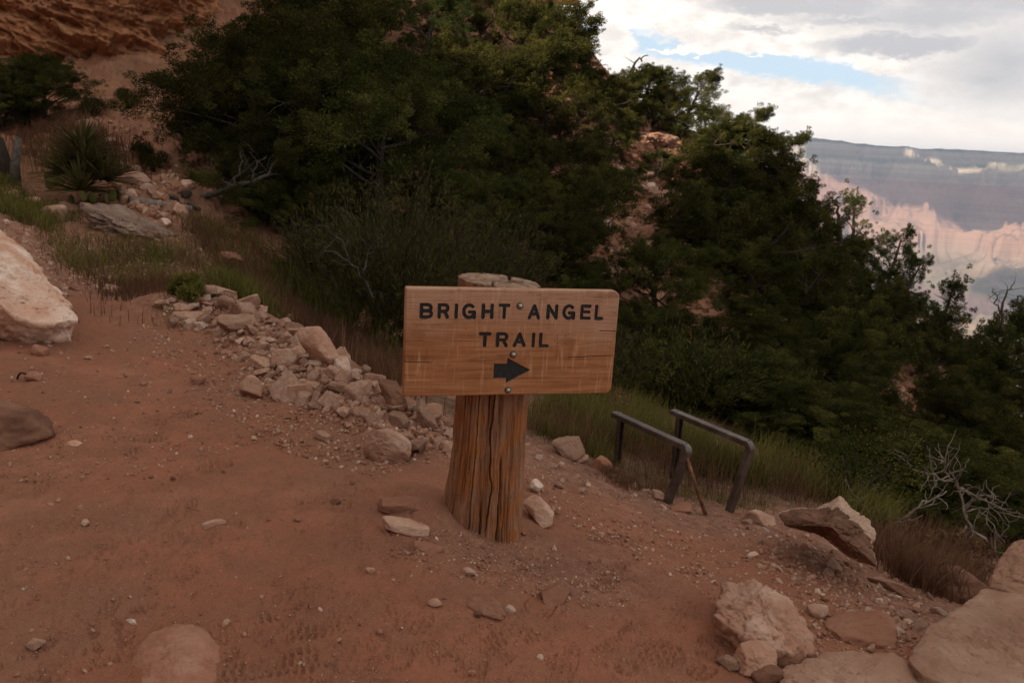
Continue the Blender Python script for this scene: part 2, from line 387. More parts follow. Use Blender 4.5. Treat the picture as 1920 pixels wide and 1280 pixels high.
M_bark = material('juniper_bark', lambda t, b: (t.ramp(t.noise(t.scale(t.coord(), (9, 9, 2)), 2, 6, .65), [(.3, (.035, .026, .021)), (.7, (.125, .095, .078))]), t.bump(t.noise(t.scale(t.coord(), (14, 14, 2)), 3, 5), .8, .03)), .95, .1)
M_dead = material('silver_dead_wood', lambda t, b: (t.ramp(t.noise(t.scale(t.coord(), (5, 5, 5)), 3, 6, .65), [(.3, (.13, .095, .075)), (.7, (.33, .27, .23))]), t.bump(t.noise(t.coord(), 40, 5), .5, .01)), .9, .15)
M_greytwig = material('grey_twig', lambda t, b: (t.ramp(t.noise(t.coord(), 20, 4), [(.3, (.06, .05, .042)), (.7, (.16, .135, .115))]), None), .9, .1)
M_darkwood = material('dark_twig_bark', lambda t, b: (t.ramp(t.noise(t.coord(), 30, 4), [(.3, (.02, .015, .012)), (.7, (.07, .05, .04))]), None), .9, .1)

# ------------------------------------------------------------------ ground sheet
ang = np.concatenate([np.linspace(-180, -44, 60)[:-1], np.linspace(-44, 42, 1150), np.linspace(42, 180, 60)[1:-1]])
rad = np.concatenate([[0.02, .3], np.exp(np.linspace(math.log(.6), math.log(1.5), 25))[:-1], np.exp(np.linspace(math.log(1.5), math.log(50), 800)), np.exp(np.linspace(math.log(52), math.log(900), 50))])
TH, RD = np.meshgrid(np.radians(ang), rad)
gx, gy = RD*np.sin(TH), RD*np.cos(TH)
gz = H(gx, gy)
sd, trail, hill = masks(gx, gy)
PP = xyz(gx, gy)
near = 1-sstep(7, 12, RD)
gz = gz+near*(.0065*fbm(PP*20, 4, 21, .65)+.011*fbm(PP*7, 3, 22)*(1-.2*trail)+.004*np.clip(fbm(PP*13+5, 3, 24, .6, ridged=True), -.2, 1))
gz = gz+near*(1-trail)*.012*fbm(PP*14, 3, 23, ridged=True)
# boot prints pressed into the dust
def tread(kind, u, v):   # u across (-.5...5), v along (0..1)
    w = .5*(1-.25*np.cos((v-.30)*math.pi*1.6))*.92
    out = 1-sstep(.82, 1.0, np.sqrt((u/(w+.02))**2+(np.abs(2*v-1)**6)))
    out = out*(1-.6*np.exp(-((v-.38)/.07)**2))
    if kind == 0: pat = sstep(.0, .5, np.sin(v*2*math.pi*13+5*np.abs(u))*np.cos(u*9)*1.2)
    elif kind == 1: pat = sstep(.0, .5, np.sin(v*2*math.pi*8)*np.sin(u*2*math.pi*2.6+1.2))+sstep(.0, .5, -np.sin(v*2*math.pi*8)*np.sin(u*2*math.pi*2.6+1.2))*.4
    elif kind == 2: pat = sstep(.1, .6, np.sin(2*math.pi*7*np.sqrt(u*u*1.2+((v-.72)*2.0)**2)))
    else: pat = sstep(.02, .22, pnoise(np.stack([u*4.2+v*3, v*9-u, v*0+kind], -1)))
    return out, pat
fr = np.random.default_rng(5); DEP = np.zeros_like(gz)
prints = [(230,1010,70,0),(330,1040,80,1),(170,1060,60,1),(420,1000,95,2),(300,1100,75,0),(560,950,65,3),(620,910,60,3),(560,1110,40,1),(600,1150,55,0),(690,1090,80,1),
 (490,1170,30,0),(760,1190,85,1),(730,1240,70,2),(850,1160,100,2),(960,1210,60,0),(1050,1250,80,1),(1180,1200,50,1),(1250,1240,70,0),(1120,1140,90,3),(1280,1150,65,1),
 (120,900,80,3),(480,820,70,0),(380,880,60,1),(560,860,75,2),(660,980,85,0),(500,1010,50,2),(880,1260,95,1),(1150,1080,60,3),(1230,1080,45,2),(60,1130,20,0),(90,1210,40,1),(420,1230,60,1),
 (620,1230,75,3),(250,930,85,2),(1200,1020,70,1),(330,780,65,0),(260,850,72,3),(720,1150,35,0),(1000,1150,70,2),(1330,1230,62,1)]
for i in range(75): prints.append((fr.uniform(30, 1300), fr.uniform(820, 1270), fr.uniform(10, 110), fr.integers(0, 4)))
for k, (px, py, hd, kind) in enumerate(prints):
    h = hit(px, py)
    if h is None: continue
    a = RD.shape
    c, s = math.cos(math.radians(hd)), math.sin(math.radians(hd))
    dx, dy = gx-h[0], gy-h[1]
    m = (dx*dx+dy*dy) < .05
    if not m.any(): continue
    Lf = .285; Wf = .115
    bend = fr.uniform(-.25, .25); v = (dx[m]*c+dy[m]*s)/Lf+.5; u = (-dx[m]*s+dy[m]*c)/Wf+bend*(v-.5)**2*2
    nz = fbm(np.stack([dx[m]*14, dy[m]*14, np.full(m.sum(), k*1.7)], -1), 2, 31)
    o, pat = tread(kind, u+.06*nz, v+.02*nz)
    wear = sstep(-.35, .3, nz+fr.uniform(-.35, .25))
    dep = o*wear*(.0030+.0100*pat)*(1.2 if kind != 2 else .8)*fr.uniform(.55, 1.15)
    rim = np.exp(-((np.sqrt(u*u+(2*v-1)**2*.9)-.75)/.12)**2)*.002*wear
    DEP[m] = np.maximum(DEP[m]*(1-.6*o), dep-rim)
gz = gz-DEP*trail*near
grav = np.clip((1-trail)*1.0+sstep(.1, .5, fbm(PP*.8, 3, 41))*.45+.9*np.exp(-(poly_sd(BERM, gx, gy, False)/.45)**2)
               + .75*np.exp(-(((gx-.1)/.45)**2+((gy-2.62)/.22)**2)) + .8*sstep(.35, 1.3, gx)*sstep(-.9, -.2, sd+.25*fbm(PP*1.5, 2, 45)), 0, 1)*(1-.4*hill)
rockm = hill*sstep(-.25, .25, fbm(PP*.35, 3, 42)+.15)*.85
lit = np.clip(sstep(.0, .8, sd)*(1-hill)*sstep(-.2, .3, fbm(PP*.9, 3, 43)+.1)*.9 + hill*sstep(.0, .4, fbm(PP*.3, 3, 44))*.35, 0, 1)*np.where(gy > 1, 1, .3)
g = MB(); V = np.stack([gx, gy, gz], -1).reshape(-1, 3)
g.add(V, gridfaces(len(rad), len(ang), True)[:, ::-1])
ground = g.build('ground', M_dirt); tag(ground, kind='structure', label='red dirt trail ground falling to the wooded hillside')
attr(ground, 'gravel', grav); attr(ground, 'rock', rockm); attr(ground, 'litter', lit)

# ------------------------------------------------------------------ cliff wall (upper left, unseen part behind the viewer added to shade the near ground)
base = [(8,-30,-3),(-4,-27,-2),(-14,-20,-1.5),(-21,-10,-1),(-25,0,0),(-25,8,.3),(-22.5,15,.6)]
cpx = [(-420,150,19),(-150,165,20.5),(40,190,21),(190,190,21.5),(330,150,23),(440,90,25),(560,10,28),(700,-90,32)]
cb = [np.array(q, float) for q in base]+[at_y(*q) for q in cpx]+[np.array([2., 44, 9.])]
cb = np.array(cb); ck = np.concatenate([[0], np.cumsum(np.linalg.norm(np.diff(cb[:, :2], axis=0), axis=1))])
vis0 = ck[7]; vis1 = ck[13]
uu = np.concatenate([np.linspace(0, vis0, 130)[:-1], np.linspace(vis0, vis1, 620), np.linspace(vis1, ck[-1], 40)[1:]])
hh = np.concatenate([np.linspace(-1.5, 8.5, 330), np.linspace(8.5, 24, 90)[1:]])
def csp(k): return np.interp(uu, ck, cb[:, k])
bx, by, bz = csp(0), csp(1), csp(2)
for _ in range(30):
    for arr in (bx, by): arr[1:-1] = (arr[:-2]+arr[1:-1]*2+arr[2:])/4
tx, ty = np.gradient(bx, uu), np.gradient(by, uu); tl = np.hypot(tx, ty); nx, ny = ty/tl, -tx/tl   # points toward the viewer
if (nx[300]*-bx[300]+ny[300]*-by[300]) < 0: nx, ny = -nx, -ny
HH, BX = np.meshgrid(hh, bx, indexing='ij'); BY = np.broadcast_to(by, HH.shape); BZ = np.broadcast_to(bz, HH.shape); NX = np.broadcast_to(nx, HH.shape); NY = np.broadcast_to(ny, HH.shape)
CREST = 21.0
hs = HH/24*(CREST-BZ*0)   # wall height follows the crest
lean = np.where(HH < 8.5, HH*.30, 8.5*.30+(HH-8.5)*.55)
notch = sstep(-8.2, -9.4, BY)*sstep(-15.2, -13.2, BY)*(BX < -8); HH = HH*(1-.235*notch*sstep(8, 12, HH))  # unseen crest lowered here to let sun reach the far right treetops
q = np.stack([BX, BY, BZ+HH], -1)
# tilted bedding
bed = np.stack([q[..., 0]*.25+q[..., 1]*.1, q[..., 1]*.25, (q[..., 2]+.38*q[..., 0]+.1*q[..., 1])*1.25], -1)
qw = q+.35*np.stack([fbm(q*.8, 3, 56), fbm(q*.8, 3, 57), fbm(q*.8, 3, 58)], -1); disp = .9*fbm(bed*.42, 4, 51, .55)+.40*fbm(bed*1.5+.3*qw, 4, 52, .6, ridged=True)+1.0*fbm(q*.22, 3, 53)+.34*fbm(qw*1.1, 5, 54, .62, ridged=True)+.16*fbm(qw*3.2, 4, 59, .6)
cav = at_y(170, 140, 21.3); disp = disp-1.3*np.exp(-(((q[..., 0]-cav[0])/1.5)**2+((q[..., 1]-cav[1])/2.5)**2+((q[..., 2]-cav[2])/.55)**2))
off = -lean+disp
CX = BX+NX*off; CY = BY+NY*off; CZ = BZ*0+q[..., 2]+.25*fbm(q*.6, 3, 55)
c = MB(); c.add(np.stack([CX, CY, CZ], -1), gridfaces(len(hh), len(uu)))
tag(c.build('cliff', M_cliff), kind='structure', label='layered red sandstone cliff above the trail')

# ------------------------------------------------------------------ sign board (routed letters)
BC = np.array([.00577, 2.67094, -.6372]); BYAW = .2498; BW, BH, BT = .75, .3744, .042
bX = np.array([math.cos(BYAW), math.sin(BYAW), 0]); bN = np.array([math.sin(BYAW), -math.cos(BYAW), 0])
sign = empty('trail_sign', (.045, 2.84, -1.42), 'wooden trail sign with black routed letters bolted to a weathered log post', 'sign')
def seg(px, pz, a, b):
    ex, ey = b[0]-a[0], b[1]-a[1]; t = np.clip(((px-a[0])*ex+(pz-a[1])*ey)/(ex*ex+ey*ey+1e-12), 0, 1)
    return np.hypot(px-a[0]-t*ex, pz-a[1]-t*ey)
def arc(cx, cy, rx, ry, a0, a1, n=14):
    return [(cx+rx*math.cos(math.radians(a)), cy+ry*math.sin(math.radians(a))) for a in np.linspace(a0, a1, n)]
def strokes(ch):   # unit box 0..1
    return {'B': [[(0,0),(0,1),(.55,1)]+arc(.62,.755,.33,.245,80,-80)+[(0,.51)], [(.6,.51)]+arc(.66,.255,.34,.255,80,-80)+[(0,0)]],
     'R': [[(0,0),(0,1),(.55,1)]+arc(.64,.74,.34,.26,80,-80)+[(0,.48)], [(.62,.46),(.93,.06),(.95,0)]],
     'I': [[(.5,0),(.5,1)]], 'G': [arc(.5,.5,.5,.5,48,330,30)+[(.96,.02)], [(.55,.44),(1,.44),(1,0)]],
     'H': [[(0,0),(0,1)],[(1,0),(1,1)],[(0,.5),(1,.5)]], 'T': [[(0,1),(1,1)],[(.5,1),(.5,0)]],
     'A': [[(0,0),(.5,1),(1,0)],[(.22,.32),(.78,.32)]], 'N': [[(0,0),(0,1),(1,0),(1,1)]],
     'E': [[(1,1),(0,1),(0,0),(1,0)],[(0,.52),(.9,.52)]], 'L': [[(0,1),(0,0),(1,0)]]}[ch]
SW = .0060
LET = [('B',-.3285,.0832,-.2828,.1366),('R',-.2686,.0832,-.2274,.1366),('I',-.2090,.0832,-.2010,.1366),('G',-.1854,.0828,-.1371,.1372),('H',-.1188,.0832,-.0765,.1376),('T',-.0600,.0835,-.0190,.1378),
 ('A',.0440,.0832,.0885,.1376),('N',.1101,.0836,.1520,.1380),('G',.1673,.0830,.2152,.1382),('E',.2328,.0836,.2731,.1384),('L',.2859,.0833,.3196,.1385),
 ('T',-.1240,-.0150,-.0802,.0384),('R',-.0634,-.0153,-.0192,.0383),('A',-.0035,-.0153,.0435,.0378),('I',.0662,-.0160,.0734,.0378),('L',.0901,-.0161,.1264,.0378)]
NXg, NZg = 640, 320
xs = np.linspace(-BW/2, BW/2, NXg); zs = np.linspace(-BH/2, BH/2, NZg)
XG, ZG = np.meshgrid(xs, zs)
SDF = np.full(XG.shape, 9.0); LID = np.full(XG.shape, -1)
for li, (ch, x0, z0, x1, z1) in enumerate(LET):
    for st in strokes(ch):
        pp = [((x0+SW)+(a if ch != 'I' else .5)*((x1-x0)-2*SW), (z0+SW)+b_*((z1-z0)-2*SW)) for a, b_ in st]
        for a, b_ in zip(pp[:-1], pp[1:]):
            d = seg(XG, ZG, a, b_)-SW; SDF = np.where(d < SDF, d, SDF)
            LID = np.where(d < .0, 0, LID)
ar = np.array([(-.0655,-.0735),(-.0195,-.0740),(-.0185,-.0530),(.0650,-.0965),(-.0205,-.1430),(-.0205,-.1250),(-.0655,-.1250)])
ad = poly_sd(ar, XG, ZG)
LID = np.where(ad < 0, 1, LID); SDF = np.minimum(SDF, ad)
# outline with rounded corners (radius differs by corner)
def corner_sd(X, Z):
    rr = np.where(X > 0, .024, np.where(Z > 0, .006, .010))
    qx, qz = np.abs(X)-BW/2+rr, np.abs(Z)-BH/2+rr
    return np.hypot(np.maximum(qx, 0), np.maximum(qz, 0))+np.minimum(np.maximum(qx, qz), 0)-rr
def squash(X, Z):   # move grid points onto the rounded outline
    rr = np.where(X > 0, .024, np.where(Z > 0, .006, .010))
    qx, qz = np.abs(X)-BW/2+rr, np.abs(Z)-BH/2+rr
    m = (qx > 0) & (qz > 0); L = np.hypot(qx, qz)+1e-9; k = np.maximum(qx, qz)/L
    X2 = np.where(m, np.sign(X)*(BW/2-rr+qx*k), X); Z2 = np.where(m, np.sign(Z)*(BH/2-rr+qz*k), Z)
    return X2, Z2
XS, ZS = squash(XG, ZG)
inner = corner_sd(XS, ZS)
depth = .0045*sstep(.0006, -.0022, SDF)
ZW = .35*fbm(np.stack([XG*9, ZG*0, XG*0], -1), 2, 61)*.004
cracks = [(-.375,-.0645,-.285,-.068),(-.375,.008,-.31,.006),(.31,.045,.375,.043),(.20,-.052,.365,-.046),(-.375,-.11,-.335,-.112),(.26,.001,.36,.004),(-.06,-.045,.06,-.047),(.155,.03,.158,-.06),(-.375,-.148,-.2,-.150),(-.16,-.062,-.07,-.0635),(-.25,.01,-.12,.006),(.05,-.13,.28,-.126)]
crk = np.zeros(XG.shape)
wob = .0022*fbm(np.stack([XG*25, ZG*4, XG*0], -1), 3, 62)
for i, (a, b_, c_, d_) in enumerate(cracks):
    w = .0011 if i in (0, 2, 3) else .0007
    crk = np.maximum(crk, np.exp(-(np.maximum(seg(XG, ZG+wob if abs(a-c_) > .02 else ZG, (a, b_), (c_, d_))-w*.4, 0)/w)**2)*(1 if i in (0, 2, 3) else .55))
for (a, b_) in [(.146,.045),(.172,.043),(.146,.007),(.2,.033),(-.17,.05)]: crk = np.maximum(crk, np.exp(-((np.hypot(XG-a, ZG-b_))/.0018)**2))
grain = .0009*fbm(np.stack([XG*5, ZG*90, XG*0], -1), 4, 63)
edge = .006*(1-np.sqrt(np.clip(1-(1-np.clip(-inner/.006, 0, 1))**2, 0, 1)))
Yf = -BT/2+depth+.0018*crk+grain*(SDF > 0)+edge
VF = np.stack([XS, Yf, ZS], -1)
Qa = gridfaces(NZg, NXg)
mid = LID.ravel(); fid = np.stack([mid[Qa[:, k]] for k in range(4)], 1)
sq = SDF.ravel()[Qa].mean(1); aq = ad.ravel()[Qa].mean(1)
let_f = (sq < 0) & (aq >= 0); arr_f = aq < 0; brd_f = ~(let_f | arr_f)
def sub(Q, V, a=None):
    ids, inv = np.unique(Q.ravel(), return_inverse=True); return V[ids], inv.reshape(-1, 4), (a[ids] if a is not None else 0.0)
Vf = VF.reshape(-1, 3); cf = crk.ravel()
bd = MB(); v_, q_, a_ = sub(Qa[brd_f], Vf, cf); bd.add(v_, q_, None, a_)
# rim and back
ring = np.concatenate([np.arange(NXg), np.arange(1, NZg)*NXg+NXg-1, (NZg-1)*NXg+np.arange(NXg-2, -1, -1), np.arange(NZg-2, 0, -1)*NXg])
rv = Vf[ring]; lv = []
for f_, ins in ((0, 0), (.5, -.0005), (.85, 0), (1, .004)):
    w = rv.copy(); w[:, 1] = rv[:, 1]*(1-f_)+(BT/2)*f_; w[:, 0] *= 1-ins/.375; w[:, 2] *= 1-ins/.187; lv.append(w)
n_ = len(ring); bd.add(np.concatenate(lv), gridfaces(4, n_, True)[:, ::-1])
bk = MB
cen = np.array([[0, BT/2, 0]]); bd.add(np.vstack([lv[-1], cen]), None, [[n_, (j+1) % n_, j] for j in range(n_)])
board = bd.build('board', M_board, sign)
Mb = Matrix([[bX[0], -bN[0], 0, BC[0]], [bX[1], -bN[1], 0, BC[1]], [0, 0, 1, BC[2]], [0, 0, 0, 1]])
off_ = -bN*BT/2  # front face lies at the fitted plane
Mb.translation = Vector(BC+off_)
inv = Matrix.Translation(sign.location).inverted()
board.matrix_local = inv @ Mb
xq = XG.ravel()[Qa].mean(1); zq = ZG.ravel()[Qa].mean(1); done = np.zeros(len(Qa), bool)
for ch, x0, z0, x1, z1 in LET:
    fm = let_f & ~done & (xq > x0-.004) & (xq < x1+.004) & (zq > z0-.004) & (zq < z1+.004); done |= fm
    k = MB(); v_, q_, a_ = sub(Qa[fm], Vf); k.add(v_, q_); o = k.build('letter', M_black, board); tag(o, 'black routed letter '+ch)
k = MB(); v_, q_, a_ = sub(Qa[arr_f | (let_f & ~done)], Vf); k.add(v_, q_); tag(k.build('arrow_mark', M_black, board), 'black routed arrow pointing right')
def lathe(mb, prof, n=20, hexed=False):
    V = []
    for r, h in prof:
        for j in range(n):
            a = 2*math.pi*j/n; V.append((r*math.cos(a), -h, r*math.sin(a)))
    mb.add(V, gridfaces(len(prof), n, True))
for (u, v) in [(.0144, .1316), (.0007, -.0393), (-.0105, -.1678)]:
    k = MB(); lathe(k, [(.0125, -.002), (.0125, .0018), (.0115, .0026), (.004, .0028)], 24)
    w_ = k.build('washer', M_washer, board); w_.location = (u, -BT/2, v)
    k = MB(); lathe(k, [(.0074, .002), (.0076, .005), (.0070, .0078), (.0052, .0094), (.0025, .0102), (.0001, .0104)], 18)
    k.build('bolt_head', M_steel, w_)

# ------------------------------------------------------------------ log post
ptop = at_y(936, 530, 2.85); ptop[2] = -.448
pbase = np.array([-.065, 2.83, -1.47]); 
NA, NH = 420, 330
th = np.linspace(0, 2*math.pi, NA, endpoint=False); hz = np.linspace(0, 1, NH)
TT, HZ = np.meshgrid(th, hz)
cx = pbase[0]+(ptop[0]-pbase[0])*HZ; cy = pbase[1]+(ptop[1]-pbase[1])*HZ; zz = -1.55+(ptop[2]+1.55)*HZ
R_ = np.interp(HZ, [0, .12, .35, .62, .85, 1], [.141, .136, .127, .121, .127, .138])
R_ = R_*(1+.05*np.cos(2*(TT-.3))+.05*(1-HZ)*np.cos(TT-3.5))
ux, uy = np.cos(TT), np.sin(TT)
lobe = fbm(np.stack([ux*1.5, uy*1.5, HZ*.5], -1), 3, 71)
fib = fbm(np.stack([ux*9, uy*9, HZ*1.1], -1), 4, 72, .6); fib2 = fbm(np.stack([ux*26, uy*26, HZ*2.4+.0], -1), 3, 73, .6)
fib3 = fbm(np.stack([ux*34, uy*34, HZ*7], -1), 3, 78, .6, ridged=True); chip = fbm(np.stack([ux*6, uy*6, HZ*5], -1), 4, 79, .6)
R_ = R_+.012*lobe+.0065*fib+.0040*fib2+.0030*fib3+.0085*chip
crk = np.zeros(TT.shape)
def groove(a0, h0, h1, w, d, wig=.06, sd_=0):
    global R_, crk
    c0 = a0+wig*fbm(np.stack([HZ*5, HZ*0+sd_, HZ*0], -1), 3, 74)+wig*.25*fbm(np.stack([HZ*30, HZ*0+sd_, HZ*0], -1), 2, 77)
    da = np.angle(np.exp(1j*(TT-c0))); m = np.exp(-(da/w)**2)*sstep(h0-.04, h0+.04, HZ)*(1-sstep(h1-.04, h1+.04, HZ))
    R_ = R_-d*m; crk = np.maximum(crk, np.clip(m*1.3-.25, 0, 1)*min(1, d/.02))
A0 = -math.pi/2   # faces the camera
groove(A0+.08, .15, .90, .020, .020, .16, 1); groove(A0+.42, .10, .42, .045, .018, .10, 2); groove(A0-.38, .05, .75, .018, .014, .05, 3)
groove(A0-.85, .1, .9, .02, .012, .05, 4); groove(A0+.75, .0, .7, .02, .012, .06, 5); groove(A0-.12, .05, .26, .035, .016, .12, 6); groove(A0-.60, .3, 1, .015, .012, .05, 7)
groove(A0+.25, .55, 1, .014, .012, .05, 8); gv = np.random.default_rng(12)
for k_ in range(46):
    h0_ = gv.uniform(0, .85); groove(A0+gv.uniform(-1.5, 1.5), h0_, h0_+gv.uniform(.04, .28), gv.uniform(.006, .022), gv.uniform(.004, .012), .10, 20+k_)
groove(2.2, 0, 1, .05, .04, .1, 9); groove(.5, 0, 1, .03, .02, .1, 10)
# flat slab where a strip of wood has split away left of the main crack
da = np.angle(np.exp(1j*(TT-(A0-.10)))); R_ = R_-.012*sstep(-.26, -.20, da)*(1-sstep(.12, .16, da))*sstep(.1, .2, HZ)*(1-sstep(.78, .9, HZ))
PX, PY = cx+R_*ux, cy+R_*uy
# left buttress reaches out at the foot
PX = PX-.030*(1-sstep(0, .45, HZ))*np.clip(-ux, 0, 1)
# seat for the board: the log never comes further forward than the back of the plank
bp = (PX-BC[0])*bN[0]+(PY-BC[1])*bN[1]+BT-.004; inb = sstep(BC[2]-BH/2-.07, BC[2]-BH/2+.01, zz)
push = np.maximum(bp, 0)*inb; PX = PX-bN[0]*push; PY = PY-bN[1]*push
lxe = (PX[-1]-cx[-1, 0])/.14; zz = zz+(-.009*lxe-.004)[None]*sstep(.93, 1, HZ)
po = MB(); po.add(np.stack([PX, PY, zz], -1), gridfaces(NH, NA, True), None, crk.ravel())
# sawn top: rings going inward with a hollow and splits
rr = np.linspace(1, 0.0, 60); TR, RF = np.meshgrid(th, rr); tc = np.array([cx[-1, 0], cy[-1, 0]])
tX = tc[0]+(PX[-1][None]-tc[0])*RF; tY = tc[1]+(PY[-1][None]-tc[1])*RF
lx, ly = (tX-tc[0])/.14, (tY-tc[1])/.14
hol = sstep(.0, -.5, np.hypot((lx+.0)*.75, (ly-.05)*1.6)-.55+.3*fbm(np.stack([lx*2, ly*2, lx*0], -1), 3, 75))
spl = np.exp(-((ly-.9*lx*.2-.06-.1*np.sin(lx*5))/.05)**2)*sstep(-.1, .2, lx)+np.exp(-((lx-.25)/.05)**2)*sstep(.2, .5, ly)+np.exp(-((lx+.15)/.03)**2)*sstep(-.2, -.5, ly)
spl = np.clip(spl, 0, 1)
tZ = ptop[2]-.009*lx-.004*sstep(.93, 1, RF)+(-.035*hol-.02*spl+.004*fbm(np.stack([lx*3, ly*3, lx*0], -1), 4, 76))*sstep(1, .97, RF)
nwall = NH*NA
po.add(np.stack([tX, tY, tZ], -1), gridfaces(60, NA, True), None, np.clip(hol*.6+spl, 0, 1).ravel())
post = po.build('post', M_post, sign); post.matrix_local = inv
attr(post, 'cut', np.concatenate([(sstep(.985, 1, HZ)*.5).ravel(), np.ones(60*NA)]))

# ------------------------------------------------------------------ rocks
def ico(sub):
    import bmesh
    bm = bmesh.new(); bmesh.ops.create_icosphere(bm, subdivisions=sub, radius=1)
    V = np.array([v.co[:] for v in bm.verts]); T = np.array([[v.index for v in f.verts] for f in bm.faces]); bm.free(); return V, T
ICO = {k: ico(k) for k in (1, 2, 3, 4, 5, 6)}
def stone(seed, sub=4, planes=15, dims=(1, 1, 1), sharp=40, rough=.05, flat_top=0.0, strata=0.0, tilt=(0, 0)):
    r = np.random.default_rng(seed); D, T = ICO[sub]; sharp = max(sharp, 24)*1.5
    n = r.normal(size=(planes+14, 3)); n /= np.linalg.norm(n, axis=1)[:, None]; h = np.concatenate([r.uniform(.52, .92, planes), r.uniform(.90, 1.06, 14)])
    n = np.vstack([n, [[0, 0, 1], [0, 0, -1], [1, 0, 0], [-1, 0, 0], [0, 1, 0], [0, -1, 0]]]); h = np.concatenate([h, r.uniform(.75, 1, 6)])
    if flat_top: n = np.vstack([n, [r.normal(0, .12), r.normal(0, .12), 1]]); n[-1] /= np.linalg.norm(n[-1]); h = np.append(h, flat_top)
    dn = np.clip(D@n.T, 1e-3, None)/h
    rad_ = 1/(np.power((dn**sharp).sum(1), 1/sharp))
    V = D*rad_[:, None]
    V = V+D*(rough*1.6*fbm(V*1.7, 3, seed % 50)+rough*fbm(V*6, 3, seed % 37+3)+rough*.35*fbm(V*19, 3, seed % 31+5))[:, None]
    V = V-D*(rough*.9*np.clip(fbm(V*2.6+seed, 4, seed % 41, .6, ridged=True)-.15, 0, 1))[:, None]
    if strata:
        zq = V[:, 2]+.12*fbm(V*1.2, 2, seed % 13); V[:, :2] *= (1+strata*(pnoise(np.stack([zq*7, zq*0+seed, zq*0], -1))+.5*pnoise(np.stack([zq*17, zq*0+seed, zq*0], -1))))[:, None]
    V = V*np.array(dims)
    for ax, a in ((0, tilt[0]), (1, tilt[1])):
        c, s = math.cos(RAD(a)), math.sin(RAD(a)); R = np.eye(3)
        i, j = [(1, 2), (2, 0)][ax]; R[i, i] = c; R[i, j] = -s; R[j, i] = s; R[j, j] = c; V = V@R.T
    return V, T
def hero(name, label, px, py, size, mat, seed, sub=5, sink=.25, rot=0, cat='rock', group=None, lift=0.0, depth=None, **kw):
    """rock whose visible foot sits near pixel (px,py); size = (w,d,h) in metres (full)"""
    P = hit(px, py) if depth is None else np.array([*at_y(px, py, depth)[:2], 0.0])
    V, T = stone(seed, sub, dims=tuple(q/2 for q in size), **kw)
    a = RAD(rot); c_, s_ = math.cos(a), math.sin(a); V = V@np.array([[c_, s_, 0], [-s_, c_, 0], [0, 0, 1]])
    zmin, zmax = V[:, 2].min(), V[:, 2].max()
    dirv = P[:2]/np.linalg.norm(P[:2]); fwd = -(V[:, :2]@dirv).min()*.85
    O = np.array([P[0]+dirv[0]*fwd, P[1]+dirv[1]*fwd, 0]); gzv = float(H(O[0], O[1])); P2 = float(H(P[0], P[1]))
    O[2] = (gzv+P2)/2-zmin-sink*(zmax-zmin)+lift
    mb = MB(); mb.add(V, None, T, (V[:, 2]-zmin)/(zmax-zmin))
    o = mb.build(name, mat, loc=O); return tag(o, label, cat, group)
hero('boulder', 'low red-brown boulder half buried at the left edge, below the pale boulder', -25, 850, (.58, .5, .32), M_dark, 17, 5, .36, 50, 'boulder', planes=24, rough=.07, tilt=(10, 12))
hero('rock', 'small smooth tan rock between the metal frames and the big brown boulder', 1420, 985, (.22, .2, .13), M_tan, 31, 5, .3, 0, sharp=10)
hero('rock', 'fist-sized cream rock in front of the jagged cream boulder', 1412, 1272, (.15, .10, .12), M_tan, 43, 5, .12, 20, sharp=18, rough=.07)
hero('rock', 'dark reddish rock in front of the fist-sized cream rock', 1440, 1288, (.13, .10, .06), M_dark, 44, 4, .2, 10)
hero('rock', 'long narrow pink rock left of the dark reddish rock', 1365, 1255, (.10, .055, .05), M_pink, 45, 4, .2, -30)
hero('rock', 'dark rock tucked behind the dark reddish rock', 1476, 1262, (.12, .09, .07), M_dark, 46, 4, .2, 0)
hero('rock', 'flat buried tan stone between the cream boulder and the huge slab', 1620, 1215, (.36, .26, .10), M_buried, 66, 5, .45, 20, sharp=12)
hero('rock', 'round grey-tan stone right of the jagged cream boulder', 1530, 1160, (.09, .08, .055), M_tan, 67, 4, .3)
hero('rock', 'small round tan stone right of the grey-tan stone', 1590, 1172, (.065, .06, .055), M_tan, 68, 4, .2)
hero('boulder', 'dark brown rounded rock among dry weeds above the huge slab', 1790, 1130, (.30, .24, .22), M_dark, 70, 5, .2, 0, 'boulder', sharp=10, strata=.05)
def brown_fn(t, b):
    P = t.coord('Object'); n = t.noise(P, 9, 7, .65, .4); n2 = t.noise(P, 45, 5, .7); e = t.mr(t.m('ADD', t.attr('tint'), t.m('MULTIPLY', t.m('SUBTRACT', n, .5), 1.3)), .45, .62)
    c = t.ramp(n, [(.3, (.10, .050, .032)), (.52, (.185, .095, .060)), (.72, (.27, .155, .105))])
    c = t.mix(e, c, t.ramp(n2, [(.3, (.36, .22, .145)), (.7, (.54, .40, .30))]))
    return c, t.bump(t.m('ADD', n, t.m('MULTIPLY', n2, .3)), .9, .03)
M_brown = material('brown_stained_rock', brown_fn, .92, .15)
